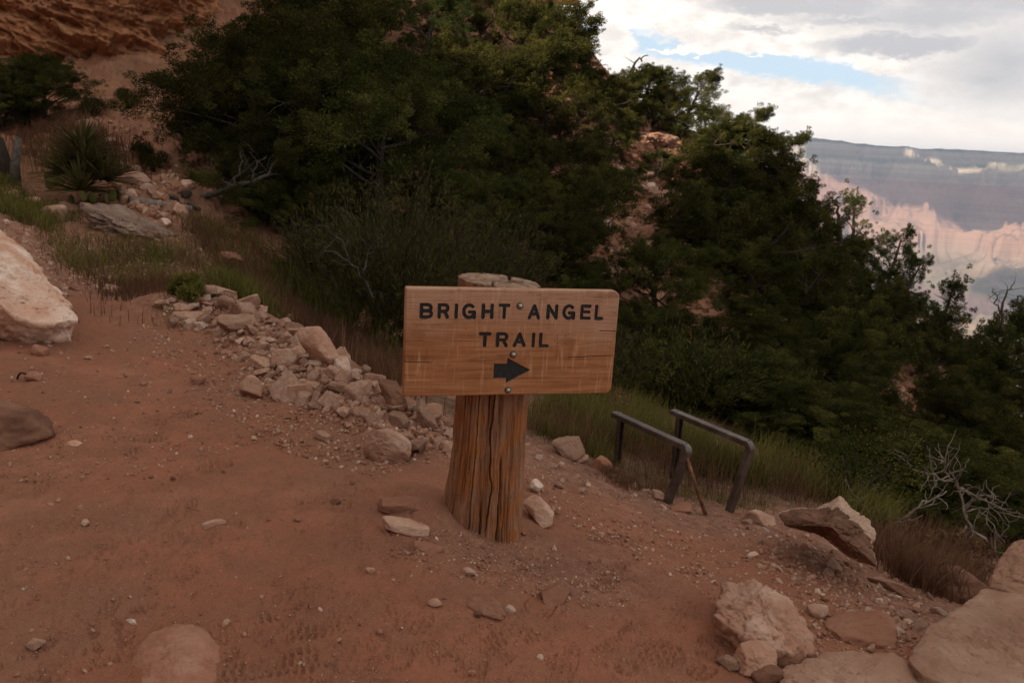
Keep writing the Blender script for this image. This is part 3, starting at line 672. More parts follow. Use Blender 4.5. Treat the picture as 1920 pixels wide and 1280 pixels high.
def traced(name, label, outline, centre, mat, seed, thick, under=.85, down=(0, 0, -1), rough=.012, bulge=.02, strata=0.0, cat='boulder', dens=.006, front=None, dy=0.0, lump=.10):
    """solid rock: a modelled face given by surveyed corner points, with real thickness behind it"""
    r = np.random.default_rng(seed)
    fix = lambda a, b, c: hit(a, b) if c is None else at_z(a, b, c[1]+dy) if isinstance(c, tuple) else at_y(a, b, c+dy)
    P = np.array([fix(*q) for q in outline]); C = fix(*centre)
    B = []
    for i in range(len(P)):
        a, b = P[i], P[(i+1) % len(P)]; k = max(3, int(np.linalg.norm(b-a)/dens)); B += [a+(b-a)*q for q in np.arange(k)/k]
    B = np.array(B); n = len(B)
    for _ in range(2): B = B*.6+np.roll(B, 1, 0)*.2+np.roll(B, -1, 0)*.2
    N_ = np.zeros(3)
    for i in range(len(P)): N_ += np.cross(P[i]-C, P[(i+1) % len(P)]-C)
    N_ /= np.linalg.norm(N_); N_ = N_ if np.dot(N_, -C) > 0 else -N_
    dn = np.array(down, float); dn /= np.linalg.norm(dn)
    size = np.linalg.norm(P-C, axis=1).mean(); nr = int(size/dens)+6
    rings = []; tints = []
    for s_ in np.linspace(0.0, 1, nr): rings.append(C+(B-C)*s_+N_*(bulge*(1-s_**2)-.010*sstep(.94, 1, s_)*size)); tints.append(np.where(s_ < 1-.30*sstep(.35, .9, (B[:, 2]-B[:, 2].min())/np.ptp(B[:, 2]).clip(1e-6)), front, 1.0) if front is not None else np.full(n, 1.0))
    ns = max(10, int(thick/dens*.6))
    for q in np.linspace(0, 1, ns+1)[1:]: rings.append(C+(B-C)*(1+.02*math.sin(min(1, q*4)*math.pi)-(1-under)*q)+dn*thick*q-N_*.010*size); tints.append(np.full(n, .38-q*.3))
    rings.append(np.repeat((C+dn*thick*1.02)[None], n, 0)); tints.append(np.full(n, .1))
    V = np.array(rings); rad_d = (V-(C+dn*thick*.5)); rad_d /= np.linalg.norm(rad_d, axis=2)[..., None]+1e-9
    f = 1/size
    d = size*lump*fbm(V*f*1.3+seed, 3, seed % 40)+rough*(1.6*fbm(V*f*4, 4, seed % 30, .6)-1.3*np.clip(fbm(V*f*3.3+3, 4, seed % 20, .6, ridged=True)-.1, 0, 1)+.5*fbm(V*f*16, 3, 7))
    if strata: d = d+strata*pnoise(np.stack([(V[..., 2]+.2*V[..., 0])*55, V[..., 0]*1.5, V[..., 1]*1.5], -1))*(np.arange(len(V)) >= nr-1)[:, None]
    d[0] = d[0].mean(); V = V+rad_d*d[..., None]
    V[0] = V[0].mean(0); V[-1] = V[-1].mean(0); o = C.copy(); mb = MB(); mb.add(V-o, gridfaces(len(V), n, True), None, np.array(tints).ravel())
    ob = mb.build(name, mat, loc=o); return tag(ob, label, cat)
Z = lambda z: ('z', z)
traced('boulder', 'large pale pink and white boulder resting at the left edge of the trail', [(-170,400,6.7),(0,430,6.4),(42,462,6.2),(82,508,5.9),(118,552,5.65),(149,588,5.4),(151,600,5.3),(100,603,5.15),(60,600,5.08),(28,588,5.05),(5,572,5.0),(-70,560,5.0),(-230,540,5.3)], (15,515,5.55), M_pale, 3, .26, .80, (-.12, .14, -1), .030, .10, dy=-.56)
traced('boulder', 'big brown boulder with a pale crest on the trail edge beside the metal frames', [(1456,963,3.55),(1482,951,3.56),(1502,951,3.55),(1529,951,3.52),(1549,940,3.52),(1576,926,3.5),(1594,941,3.45),(1611,957,3.4),(1630,971,3.3),(1637,994,3.22),(1640,1025,3.15),(1645,1062,3.05),(1616,1053,3.10),(1589,1039,3.17),(1555,1012,3.26),(1522,998,3.32),(1470,984,3.42)], (1560,995,3.17), M_brown, 24, .36, .75, (.35, 1, -.45), .016, .02, front=.25, dy=-.10)
traced('boulder', 'jagged cream boulder lying in the dirt at lower right of the trail', [(1352,1090,2.83),(1381,1093,2.80),(1412,1081,2.80),(1438,1095,2.77),(1468,1109,2.74),(1488,1129,2.70),(1512,1160,2.64),(1526,1196,2.56),(1529,1220,2.50),(1495,1229,2.45),(1468,1219,2.44),(1428,1206,2.45),(1398,1195,2.47),(1361,1171,2.52),(1338,1152,2.57),(1341,1138,2.64),(1354,1118,2.72)], (1430,1140,2.60), M_tan, 41, .22, .90, (.1, .15, -1), .014, .02, dy=-.29)
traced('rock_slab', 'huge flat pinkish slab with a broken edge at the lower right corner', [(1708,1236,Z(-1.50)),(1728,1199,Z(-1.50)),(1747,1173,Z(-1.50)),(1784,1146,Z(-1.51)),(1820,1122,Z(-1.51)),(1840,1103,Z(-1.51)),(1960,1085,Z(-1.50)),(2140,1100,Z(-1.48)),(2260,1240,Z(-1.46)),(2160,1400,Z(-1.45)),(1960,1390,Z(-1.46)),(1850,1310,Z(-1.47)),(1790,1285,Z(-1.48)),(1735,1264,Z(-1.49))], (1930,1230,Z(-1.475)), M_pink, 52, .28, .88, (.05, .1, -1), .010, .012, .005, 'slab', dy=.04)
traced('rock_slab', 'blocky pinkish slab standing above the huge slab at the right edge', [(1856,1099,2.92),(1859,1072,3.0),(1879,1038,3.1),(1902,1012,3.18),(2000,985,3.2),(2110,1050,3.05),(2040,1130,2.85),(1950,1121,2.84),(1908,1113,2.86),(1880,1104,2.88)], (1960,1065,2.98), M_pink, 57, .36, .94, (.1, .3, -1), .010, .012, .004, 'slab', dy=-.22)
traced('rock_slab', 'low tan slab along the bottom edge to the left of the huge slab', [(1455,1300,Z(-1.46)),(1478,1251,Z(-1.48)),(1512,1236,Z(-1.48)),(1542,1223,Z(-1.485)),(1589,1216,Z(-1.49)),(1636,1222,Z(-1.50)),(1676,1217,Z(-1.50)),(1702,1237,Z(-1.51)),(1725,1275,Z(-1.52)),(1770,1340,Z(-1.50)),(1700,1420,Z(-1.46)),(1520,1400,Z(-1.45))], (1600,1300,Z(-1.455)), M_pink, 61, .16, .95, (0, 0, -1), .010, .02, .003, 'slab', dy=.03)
traced('rock', 'broad dusty dome of buried rock at the bottom left of the trail', [(287,1181,None),(323,1169,None),(359,1169,None),(381,1176,None),(400,1193,None),(416,1212,None),(414,1243,None),(408,1285,None),(320,1310,None),(260,1290,None),(246,1240,None),(258,1205,None)], (335,1235,None), M_buried, 88, .10, 1.0, (0, 0, -1), .005, .034, cat='rock', lump=.06)
# around the post and the trail
hero('rock', 'flat pale rock with a dust ramp in front left of the post', 760, 1005, (.19, .10, .07), M_pale, 81, 5, .25, -4, sharp=16)
hero('rock', 'low dusty rock ridge left of the post foot', 750, 962, (.28, .12, .09), M_buried, 82, 5, .45, 6, sharp=12)
hero('rock', 'buried dusty rock just below the flat pale rock', 790, 1035, (.16, .07, .05), M_buried, 83, 5, .45, -12, sharp=12)
hero('rock', 'leaning wedge-shaped pale rock right of the post foot', 1010, 985, (.10, .22, .11), M_tan, 84, 5, .25, 28, sharp=22, tilt=(12, 18))
hero('rock', 'small pinkish rock on top of the leaning wedge beside the post', 1005, 925, (.08, .07, .07), M_pale, 85, 4, .1, 0)
hero('rock', 'long buried rock below the post, pale at its right end', 900, 1155, (.24, .10, .07), M_buried, 86, 5, .42, -32, sharp=14)
hero('rock', 'faint buried grey rock to the right of the long buried rock', 1035, 1135, (.11, .15, .05), M_buried, 87, 5, .5, -18, sharp=12)
hero('rock', 'small cream stone directly below the post', 878, 1080, (.05, .04, .035), M_pale, 89, 4, .15)
hero('rock', 'small tan stone half-set in a dark hollow below the flat pale rock', 695, 1078, (.038, .03, .034), M_tan, 90, 4, .1)
hero('rock', 'small grey stone lower left of the long buried rock', 815, 1140, (.05, .04, .036), M_tan, 91, 4, .15)
hero('rock', 'tiny dark round pebble beside the long buried rock', 895, 1158, (.03, .03, .026), M_dark, 92, 3, .15)
hero('rock', 'tiny cream stone right of the long buried rock', 957, 1150, (.042, .03, .03), M_pale, 93, 4, .15)
hero('rock', 'brown-and-white stone at the far lower left of the trail', 68, 1220, (.065, .045, .04), M_pink, 94, 4, .15, 20)
hero('rock', 'pale sliver of rock standing edge-on in the trail dust', 398, 990, (.10, .02, .055), M_tan, 95, 4, .35, 38, sharp=22)
hero('rock', 'upright cream rock with a white cap beside the rubble bank', 471, 748, (.135, .09, .15), M_tan, 96, 5, .08, 0, sharp=22)
hero('rock', 'small pale pointed rock left of the upright cream rock', 372, 722, (.11, .07, .07), M_buried, 97, 4, .3)
hero('boulder', 'flat-faced grey-tan boulder at the near end of the rubble bank left of the post', 730, 868, (.235, .19, .20), M_tan, 98, 6, .28, 14, 'boulder', sharp=22, planes=8, tilt=(14, 10))
hero('rock', 'elongated tan rock lying left of the flat-faced boulder', 608, 828, (.11, .07, .07), M_tan, 99, 5, .3, -24)
hero('rock', 'large whitish rock lying on the crest of the rubble bank', 600, 690, (.34, .2, .20), M_tan, 100, 5, .15, -34, sharp=22, tilt=(0, 20))
hero('rock', 'long reddish-brown rock sloping down the rubble bank beside the board', 735, 778, (.34, .12, .13), M_dark, 101, 5, .15, -38, sharp=20, tilt=(0, 26))
hero('rock', 'squared pinkish rock at the crest of the bank below the long reddish rock', 800, 800, (.19, .14, .14), M_pink, 102, 5, .2, 0)
hero('rock', 'grey slab leaning in the middle of the rubble bank', 565, 748, (.17, .06, .12), M_tan, 103, 5, .15, 10, sharp=24)
hero('rock', 'tan rock half buried in the middle of the rubble bank', 540, 690, (.24, .17, .16), M_tan, 104, 5, .3, 0)
hero('rock', 'pinkish curved rock at the upper end of the rubble bank', 440, 625, (.30, .16, .19), M_pink, 105, 5, .15, 30)
hero('rock', 'flat capping rock at the highest point of the rubble bank', 400, 560, (.42, .22, .12), M_tan, 106, 5, .1, 0, flat_top=.7)
hero('rock', 'low tan rock at the foot of the upper rubble bank', 350, 605, (.25, .18, .12), M_tan, 107, 5, .3)
hero('rock', 'reddish lump of rock beyond the green patch of weeds', 430, 500, (.42, .3, .2), M_buried, 108, 5, .15)
hero('rock', 'pair-like split brown rock at the far edge of the trail', 205, 552, (.22, .14, .11), M_pink, 109, 5, .2)
hero('rock_slab', 'rough grey sloping slab of rock behind the grass patch', 230, 450, (1.35, .8, .34), M_grey, 110, 6, .25, -14, 'slab', rough=.20, strata=.07, tilt=(10, 14))
hero('boulder', 'pinkish boulder in the grass right of the post', 1062, 860, (.22, .17, .17), M_pink, 111, 5, .15, 0, 'boulder')
hero('rock', 'pale rock beside the pinkish boulder in the grass', 1085, 868, (.15, .1, .07), M_tan, 112, 4, .2)
hero('boulder', 'tan rock by the back leg of the left metal frame', 1125, 885, (.15, .15, .14), M_buried, 113, 5, .3, 0, 'boulder')
hero('rock', 'pointed tan rock in front of the left metal frame', 1232, 938, (.10, .07, .075), M_pink, 114, 5, .15, -20)
hero('rock', 'rounded dusty rock at the foot of the left metal frame', 1275, 962, (.14, .12, .08), M_buried, 115, 5, .3)
hero('rock', 'cream flat stone midway between the frames and the cream boulder', 1412, 1045, (.06, .05, .03), M_pale, 116, 4, .3)
hero('rock', 'thin slab edge against the big brown boulder', 1545, 1030, (.14, .07, .04), M_tan, 117, 4, .2, -24)
hero('rock', 'flat pale slab stepping down right of the big brown boulder', 1670, 1110, (.26, .08, .08), M_tan, 118, 5, .3, -42)
hero('rock', 'lone pale pebble on the trail far left', 138, 838, (.075, .05, .03), M_pale, 119, 4, .3)
hero('rock', 'small rounded rock by the dark twig', 62, 715, (.10, .08, .07), M_buried, 120, 4, .25)
hero('rock', 'brown rock poking from the dust under the pale boulder', 70, 668, (.14, .1, .08), M_buried, 121, 4, .3)
hero('rock', 'grey pebble right of the pale sliver of rock', 630, 944, (.05, .04, .022), M_dark, 122, 4, .3)
# rocky ground between yucca and cliff
for i, (px, py, w, m) in enumerate([(255,345,.5,M_tan),(280,352,.35,M_tan),(245,365,.3,M_pale),(300,372,.35,M_tan),(60,385,.42,M_tan),(95,405,.5,M_tan),(20,370,.4,M_tan),(130,392,.35,M_tan),(335,395,.4,M_tan),(280,398,.3,M_pink),(160,240,.5,M_pink),(205,262,.35,M_pale),(265,165,.5,M_pink),(310,420,.25,M_pale),(250,318,.3,M_pink),(350,345,.3,M_pale)]):
    hero('rock', 'tan rock scattered on the slope around the yucca', px, py+8, (w, w*.7, w*.6), m, 200+i, 4, .25, i*37, group='rocks scattered around the yucca')
# big outcrops on the wooded hill
for i, (px, py, w, h, m, lb) in enumerate([(1085,195,1.4,1.6,M_pink,'reddish outcrop between junipers high on the hill'),(1225,262,2.4,.9,M_pink,'grey-pink ledge on the skyline rock slope'),(1180,290,1.5,.9,M_dark,'brown block on the bare rock slope'),(1235,370,1.6,1.2,M_pink,'brownish block low on the bare rock slope'),
    (1190,450,1.3,1.1,M_dark,'grey block below the bare rock slope'),(1740,700,1.5,1.1,M_tan,'upper boulder of the rock stack at the right slope'),(1745,745,1.3,.8,M_tan,'middle boulder of the rock stack at the right slope'),(1735,790,.8,.6,M_pink,'lowest boulder of the rock stack at the right slope'),
    (1430,640,.8,.7,M_pink,'pinkish boulder between the trees below the skyline trees'),(1160,520,1.0,.7,M_tan,'pale rubble block right above the board'),(1715,880,.6,.5,M_tan,'grey rock in the shade near the dead branches'),(1300,330,1.3,.8,M_pink,'rounded block at the right edge of the bare slope'),(615,360,.7,.6,M_pink,'red rock glimpsed between dark junipers')]):
    hero('boulder', lb, px, py+18, (w*.72, w*.6, h*.7), m, 300+i, 5, .35, i*53, 'boulder', rough=.12, planes=6, strata=.05)

# the loose stones of the rubble bank and of the right-hand edge: shared shapes, one object each
def shapes(n, sub, seed0, mats):
    out = []
    for i in range(n):
        r = np.random.default_rng(seed0+i)
        V, T = stone(seed0+i, sub, dims=(.55, r.uniform(.3, .5), r.uniform(.2, .38)), planes=7, sharp=70, rough=.035)
        mb = MB(); mb.add(V, None, T, np.clip(V[:, 2]+.6, 0, 1)); o = mb.build('stone', mats[i % len(mats)], smooth=False); out.append(o.data); bpy.data.objects.remove(o)
    return out
SH = shapes(15, 4, 500, [M_tan, M_tan, M_pink, M_tan, M_pale]); SHs = shapes(10, 3, 540, [M_tan, M_tan, M_pink, M_pale, M_tan])
placed = []
def put_stone(P, w, label, group, r, sh, lift=.1):
    o = bpy.data.objects.new('stone', sh[r.integers(len(sh))]); COL.objects.link(o)
    o.location = (P[0], P[1], float(H(P[0], P[1]))+w*lift); o.scale = (w, w*r.uniform(.75, 1.1), w*r.uniform(.7, 1.1))
    o.rotation_euler = (r.normal(0, .35), r.normal(0, .35), r.uniform(0, 6.28)); tag(o, label, 'stone', group); placed.append((P[0], P[1], w))
r2 = np.random.default_rng(21); n_ = 0
HEAP = [(295,575),(380,545),(470,562),(560,612),(660,682),(760,756),(852,800),(850,852),(790,845),(700,800),(610,775),(520,740),(440,650),(400,622),(310,612)]
seglen = np.linalg.norm(np.diff(BERM, axis=0), axis=1); cum = np.concatenate([[0], np.cumsum(seglen)])
def scatter_px(n, poly, wfun, label, group, r, sh, lift=.12):
    poly = np.array(poly, float); k = 0; lo = poly.min(0); hi = poly.max(0)
    while k < n:
        q = r.uniform(lo, hi)
        if poly_sd(poly, np.array([q[0]]), np.array([q[1]]))[0] > 0: continue
        P = hit(*q)
        if P is None: continue
        w = wfun(r)
        if any((P[0]-a)**2+(P[1]-b)**2 < (.4*(w+c_))**2 for a, b, c_ in placed): continue
        put_stone(P, w, label, group, r, sh, lift); k += 1
def heap(n, poly, w0, sg, wmax, k_, lift):
    i = 0; poly = np.array(poly, float); lo, hi = poly.min(0), poly.max(0); fail = 0
    while i < n:
        q = r2.uniform(lo, hi)
        if poly_sd(poly, q[:1], q[1:])[0] > 0: continue
        P = hit(*q)
        if P is None or P[1] > 8.5: continue
        w = min(wmax, float(np.exp(r2.normal(math.log(w0), sg))))*(.72+.12*P[1]/2.5)
        if any((P[0]-a)**2+(P[1]-b)**2 < (k_*(w+c_))**2 for a, b, c_ in placed) and fail < 14: fail += 1; continue
        fail = 0; put_stone(P, w, 'loose angular tan stone in the rubble bank along the left trail edge', 'loose stones of the rubble bank', r2, SH, lift); i += 1
heap(58, HEAP, .155, .25, .27, .36, .12); heap(140, HEAP, .085, .30, .15, .28, .14)
scatter_px(28, [(985,830),(1130,870),(1250,925),(1250,960),(1080,930),(985,880)], lambda r: r.uniform(.025, .075), 'small pinkish stone on the edge between the post and the metal frames', 'small stones between post and frames', r2, SHs)
scatter_px(36, [(1380,965),(1640,1080),(1740,1150),(1680,1250),(1560,1200),(1480,1090),(1300,1000)], lambda r: min(.1, float(np.exp(r.normal(math.log(.035), .45)))), 'small stone in the gravelly dirt around the lower right boulders', 'small stones around the lower right boulders', r2, SHs)
scatter_px(14, [(1640,1080),(1760,1120),(1760,1180),(1680,1200)], lambda r: r.uniform(.03, .09), 'grey stone in the dark gully beside the huge slab', 'grey stones beside the huge slab', r2, SHs)
scatter_px(18, [(30,640),(420,650),(560,800),(420,760),(60,760)], lambda r: r.uniform(.025, .06), 'small dusty stone on the upper trail', 'small stones on the upper trail', r2, SHs)
# gravel too small and many to count
def scatter_gravel():
    mb = MB(); r = np.random.default_rng(77); D, T = ICO[1]
    zones = [(260, [(0,640),(400,640),(900,900),(1250,1000),(1320,1280),(0,1280)], .008, .034), (650, [(1400,990),(1560,1020),(1740,1130),(1720,1210),(1560,1190),(1500,1110),(1400,1060)], .012, .045), (420, [(205,310),(340,330),(350,420),(230,400)], .06, .22), (1500, [(295,575),(380,550),(470,565),(560,615),(660,685),(760,760),(852,805),(850,860),(700,810),(600,780),(500,740),(400,640)], .02, .065), (4200, [(280,560),(430,555),(560,640),(700,730),(860,850),(700,900),(560,860),(400,760),(250,640)], .006, .03),
             (1500, [(830,990),(960,1010),(1140,1060),(1200,1140),(1040,1130),(860,1090),(700,1040)], .004, .017),
             (5200, [(990,840),(1250,935),(1480,970),(1650,1080),(1790,1150),(1700,1290),(1500,1280),(1300,1100),(1100,1010),(985,900)], .005, .024),
             (1300, [(0,620),(420,620),(560,800),(300,900),(0,900)], .005, .022), (2600, [(0,860),(1200,960),(1300,1280),(0,1280)], .002, .008),
             (1200, [(0,340),(120,395),(340,430),(420,520),(120,560),(0,460)], .02, .07), (1500, [(1050,150),(1300,240),(1300,420),(1220,520),(1120,520),(1130,300)], .05, .32),
             (500, [(1640,600),(1800,760),(1800,860),(1680,860)], .05, .22), (600, [(180,200),(300,170),(400,330),(260,330)], .03, .12), (500, [(1380,600),(1500,640),(1520,760),(1400,720)], .04, .16)]
    allV = []; 
    for n, poly, s0, s1 in zones:
        poly = np.array(poly, float); lo, hi = poly.min(0), poly.max(0)
        Q = r.uniform(lo, hi, (n*3, 2)); Q = Q[poly_sd(poly, Q[:, 0], Q[:, 1]) < 0][:n]
        d = np.array([ray(*q) for q in Q])
        ts = 1.2*np.exp(np.linspace(0, math.log(50), 150)); P = d[:, None]*ts[None, :, None]
        gdiff = P[..., 2]-H0(P[..., 0], P[..., 1]); below = gdiff < 0; ok = below.any(1); k = np.maximum(below.argmax(1), 1); ii = np.arange(len(Q))
        a = gdiff[ii, k-1]/(gdiff[ii, k-1]-gdiff[ii, k]+1e-9); t = ts[k-1]+a*(ts[k]-ts[k-1]); X = (d*t[:, None])[ok]
        z = H(X[:, 0], X[:, 1])
        s = s0+(s1-s0)*r.random(len(X))**3.2
        for x_, z_, s_ in zip(X, z, s):
            A_ = r.normal(size=(3, 3)); Q_, _ = np.linalg.qr(A_)
            v = D*(1+r.uniform(-.28, .28, (len(D), 1)))*np.array([1, r.uniform(.6, .95), r.uniform(.4, .8)])
            allV.append(v@Q_.T*s_*.5+np.array([x_[0], x_[1], z_+s_*.12]))
    V = np.array(allV); n = len(V); TT_ = (T[None]+(np.arange(n)*len(D))[:, None, None]).reshape(-1, 3)
    mb.add(V.reshape(-1, 3), None, TT_, np.repeat(r.random(n), len(D))); return mb
def grav_fn(t, b):
    n = t.noise(t.coord(), 40, 5, .65); a = t.attr('tint')
    c = t.ramp(a, [(0, (.20, .095, .06)), (.35, (.32, .165, .105)), (.7, (.41, .25, .17)), (.92, (.50, .36, .26)), (1, (.60, .48, .39))])
    return t.mix(t.mr(n, .4, .65, 0, .5), c, (.33, .15, .09)), None
M_grav = material('loose_gravel', grav_fn, .92, .15)
tag(scatter_gravel().build('gravel', M_grav, smooth=False), 'scattered pebbles and gravel on the trail and its edges', 'gravel', kind='stuff')

# ------------------------------------------------------------------ bench frames of bent steel channel
def channel(mb, path, up, w=.050, fl=.032, th_=.005):
    """U channel swept along path; web faces 'up' vectors"""
    path = np.array(path, float); n = len(path); tg = np.gradient(path, axis=0); tg /= np.linalg.norm(tg, axis=1)[:, None]
    V = []
    for i in range(n):
        u = np.array(up[i], float); u -= tg[i]*np.dot(u, tg[i]); u /= np.linalg.norm(u); s = np.cross(tg[i], u)
        pr = [(-w/2+.004, 0), (w/2-.004, 0), (w/2, -.004), (w/2, -fl), (w/2-th_, -fl), (w/2-th_, -th_), (-w/2+th_, -th_), (-w/2+th_, -fl), (-w/2, -fl), (-w/2, -.004)]
        for a, b in pr: V.append(path[i]+s*a+u*b)
    m = 10; V = np.array(V); Q = list(map(list, gridfaces(n, m, True)))
    for e in (0, (n-1)*m): Q += [[e+9, e+8, e+7, e+6], [e+5, e+4, e+3, e+2], [e+9, e+6, e+5, e+2], [e+9, e+2, e+1, e+0]]
    mb.add(V, Q)
def frame(label, far, near_, foot, brace):
    zt = -1.53
    A_ = at_z(*far, zt); B_ = at_z(*near_, zt); d = (A_-B_)/np.linalg.norm(A_-B_)
    Fp = at_y(*foot, B_[1]-.05); Fp[2] = min(Fp[2], float(H(Fp[0], Fp[1])))-.05
    root = empty('bench_frame', (Fp[0], Fp[1], Fp[2]), label, 'bench frame', 'steel frames beside the trail'); L0 = np.array(root.location)
    dn = (Fp-B_)/np.linalg.norm(Fp-B_)
    rc = .045; C = B_+d*rc+dn*rc; top = [A_+(B_+d*rc-A_)*k for k in np.linspace(0, 1, 8)]
    up = [np.array([0, 0, 1.0])]*8
    mb = MB(); channel(mb, np.array(top)-L0, up); tb = mb.build('top_bar', M_frame, root, smooth=False)
    # bolt positions: dark discs on the web stand in for open holes
    bendp = []; bu = []
    for k in np.linspace(0, 1, 9):
        a = k*math.pi/2; bendp.append(C-dn*rc*math.cos(a)-d*rc*math.sin(a)); bu.append(-dn*math.cos(a)-d*math.sin(a))
    leg = bendp+[bendp[-1]+(Fp+d*rc-bendp[-1])*k for k in np.linspace(.12, 1, 7)]; bu += [-d]*7
    mb = MB(); channel(mb, np.array(leg)-L0, bu); mb.build('front_leg', M_frame, root, smooth=False)
    sd_ = np.cross(d, [0, 0, 1.0])
    bl = A_-d*.05; hb = float(H(bl[0], bl[1]))-.05
    mb = MB(); channel(mb, np.array([bl+[0, 0, -.006], [bl[0], bl[1], (bl[2]+hb)/2], [bl[0], bl[1], hb]])-L0, [d]*3, .045, .03); mb.build('back_leg', M_frame, root, smooth=False)
    if brace:
        s_ = B_+dn*.06+d*.02; e_ = at_y(*brace, B_[1]-.10); 
        mb = MB(); tube(mb, np.array([s_, s_+(e_-s_)*.5, e_+(e_-s_)*.12])-L0, [.011, .011, .011], 8); mb.build('brace', M_rust, root)
    for k in (.06, .94):
        p = A_+(B_-A_)*k+np.array([0, 0, .0005]); mb = MB(); lathe(mb, [(.0001, .0015), (.004, .0016), (.0055, .0008), (.006, 0)], 14)
        o = mb.build('hole_disc', M_darkwood, root); o.location = Vector(p-L0); o.rotation_euler = (-math.pi/2, 0, 0)
M_rust = material('rusty_steel', lambda t, b: (t.ramp(t.noise(t.coord(), 30, 5), [(.35, (.09, .045, .025)), (.6, (.22, .10, .045)), (.8, (.26, .17, .12))]), None), .8, .2)
frame('left bent steel bench frame without its planks, with a rusty diagonal brace, beside the trail', (1152, 771), (1296, 836), (1262, 948), (1322, 962))
frame('right bent steel bench frame without its planks, standing in green grass above the drop', (1262, 767), (1414, 830), (1378, 972), None)

# ------------------------------------------------------------------ vegetation
def crown_pts(r, centres, radii, per, size, flat=1.05, up=.5):
    """diamond leaf tufts filling clumps"""
    C = []; Rr = []
    for c_, rad_ in zip(centres, radii):
        n = int(per*(rad_/.4)**2)+10; d = r.normal(size=(n, 3)); d /= np.linalg.norm(d, axis=1)[:, None]
        lump = 1+.35*pnoise(d*1.6+c_*3)+.2*pnoise(d*3.7+c_*5)
        rho = rad_*(.25+.75*r.random(n)**.45)*lump
        C.append(c_+d*rho[:, None]*np.array([1, 1, flat])); Rr.append(d)
    C = np.concatenate(C); D = np.concatenate(Rr); n = len(C)
    ax = D+np.array([0, 0, up])+r.normal(0, .55, (n, 3)); ax /= np.linalg.norm(ax, axis=1)[:, None]
    si = np.cross(ax, r.normal(size=(n, 3))); si /= np.linalg.norm(si, axis=1)[:, None]
    L = size*r.uniform(.6, 1.4, n)[:, None]; W = L*r.uniform(.28, .5, n)[:, None]
    nn = np.cross(ax, si)
    a = C-ax*L*.5; b = C+si*W*.5+nn*W*.15; c = C+ax*L*.5; e = C-si*W*.5+nn*W*.15
    V = np.stack([a, b, c, e], 1).reshape(-1, 3); tint = np.repeat(np.clip(r.normal(.5, .17, n)+.40*pnoise(C*1.1+9), 0, 1), 4)
    return V, np.arange(n*4).reshape(-1, 4), tint
def curve(r, p0, d0, L, n=7, wander=.25, up=.0):
    P = [np.array(p0, float)]; d = np.array(d0, float); d /= np.linalg.norm(d)
    for i in range(n):
        d = d+r.normal(0, wander, 3)/math.sqrt(n)*1.0+np.array([0, 0, up/n]); d /= np.linalg.norm(d); P.append(P[-1]+d*L/n)
    return np.array(P)
def tree_proto(seed, kind, Ht=5.0, fine=1.0, open_=0.0, W=1.9):
    r = np.random.default_rng(seed); tk = MB(); cs = []; rs_ = []
    ns = 1 if kind == 'pinyon' else r.integers(2, 4)
    for s in range(ns):
        az = r.uniform(0, 6.28); ln = .12 if ns == 1 else .38
        st = curve(r, (0, 0, -.5), (math.cos(az)*ln, math.sin(az)*ln, 1), Ht*r.uniform(.85, .95)+.3, 10, .22, .3)
        tr = np.linspace(.15, .025, len(st))*Ht/5*(1.2 if ns == 1 else .9); tube(tk, st, tr, 9, rough=.08, rng=r)
        nl = int((17 if ns == 1 else 11)*(1-.3*open_))
        for i in range(nl):
            t = .16+.84*(i+.5)/nl; k = t*(len(st)-1); i0 = int(k); p = st[i0]+(st[min(i0+1, len(st)-1)]-st[i0])*(k-i0)
            a = az+i*2.4+r.uniform(-.5, .5); prof = math.sin(min(1, (1-t)*1.15+.12)*math.pi/2)**.8
            L = W*prof*r.uniform(.65, 1.15); 
            lb = curve(r, p, (math.cos(a), math.sin(a), r.uniform(.1, .7)), L, 6, .45, .5)
            r0 = .05*Ht/5*prof+.015; tube(tk, lb, np.linspace(r0, .012, len(lb)), 6)
            cs.append(lb[-1]); rs_.append(r.uniform(.24, .42))
            for j in range(r.integers(3, 6)):
                q = lb[r.integers(2, len(lb))]; sb = curve(r, q, r.normal(size=3)*.8+np.array([math.cos(a), math.sin(a), .5]), r.uniform(.3, .75)*L*.7+.15, 4, .5, .3)
                tube(tk, sb, np.linspace(.018, .006, len(sb)), 4, cap=False); cs.append(sb[-1]); rs_.append(r.uniform(.20, .40)*(1-.25*open_))
                if r.random() < .25:
                    tw = curve(r, sb[-1], r.normal(size=3)+np.array([0, 0, .4]), .45, 4, .5); tube(tk, tw, np.linspace(.008, .003, len(tw)), 3, cap=False)
        cs.append(st[-1]); rs_.append(.28)
    cs = np.array(cs); rs_ = np.array(rs_)*(.90 if kind != 'pinyon' else .80); ctr = np.array([0, 0, Ht*.5])
    od = cs-ctr; od /= np.linalg.norm(od, axis=1)[:, None]; ex = []; er = []
    for k_ in range(3):
        ex.append(cs+od*(rs_*r.uniform(.7, 1.25, len(cs)))[:, None]+r.normal(0, .16, cs.shape)+np.array([0, 0, .08])); er.append(rs_*r.uniform(.30, .62, len(cs)))
    cs = np.concatenate([cs]+ex); rs_ = np.concatenate([rs_]+er)
    if open_: 
        m = r.random(len(cs)) > open_*.38; cs, rs_ = cs[m], rs_[m]
    per = int(520*fine*(1.0 if kind != 'pinyon' else 1.1)); size = .078/math.sqrt(fine)
    V, Q, a = crown_pts(r, cs, rs_, per, size, up=.9); cr = MB(); cr.add(V, Q, None, a)
    ko = tk.build('trunk', M_bark); co = cr.build('crown', M_pin if kind == 'pinyon' else M_jun, smooth=False)
    hz_ = float(V[:, 2].max()); kd, cdm = ko.data, co.data; bpy.data.objects.remove(ko); bpy.data.objects.remove(co)
    return kd, cdm, hz_
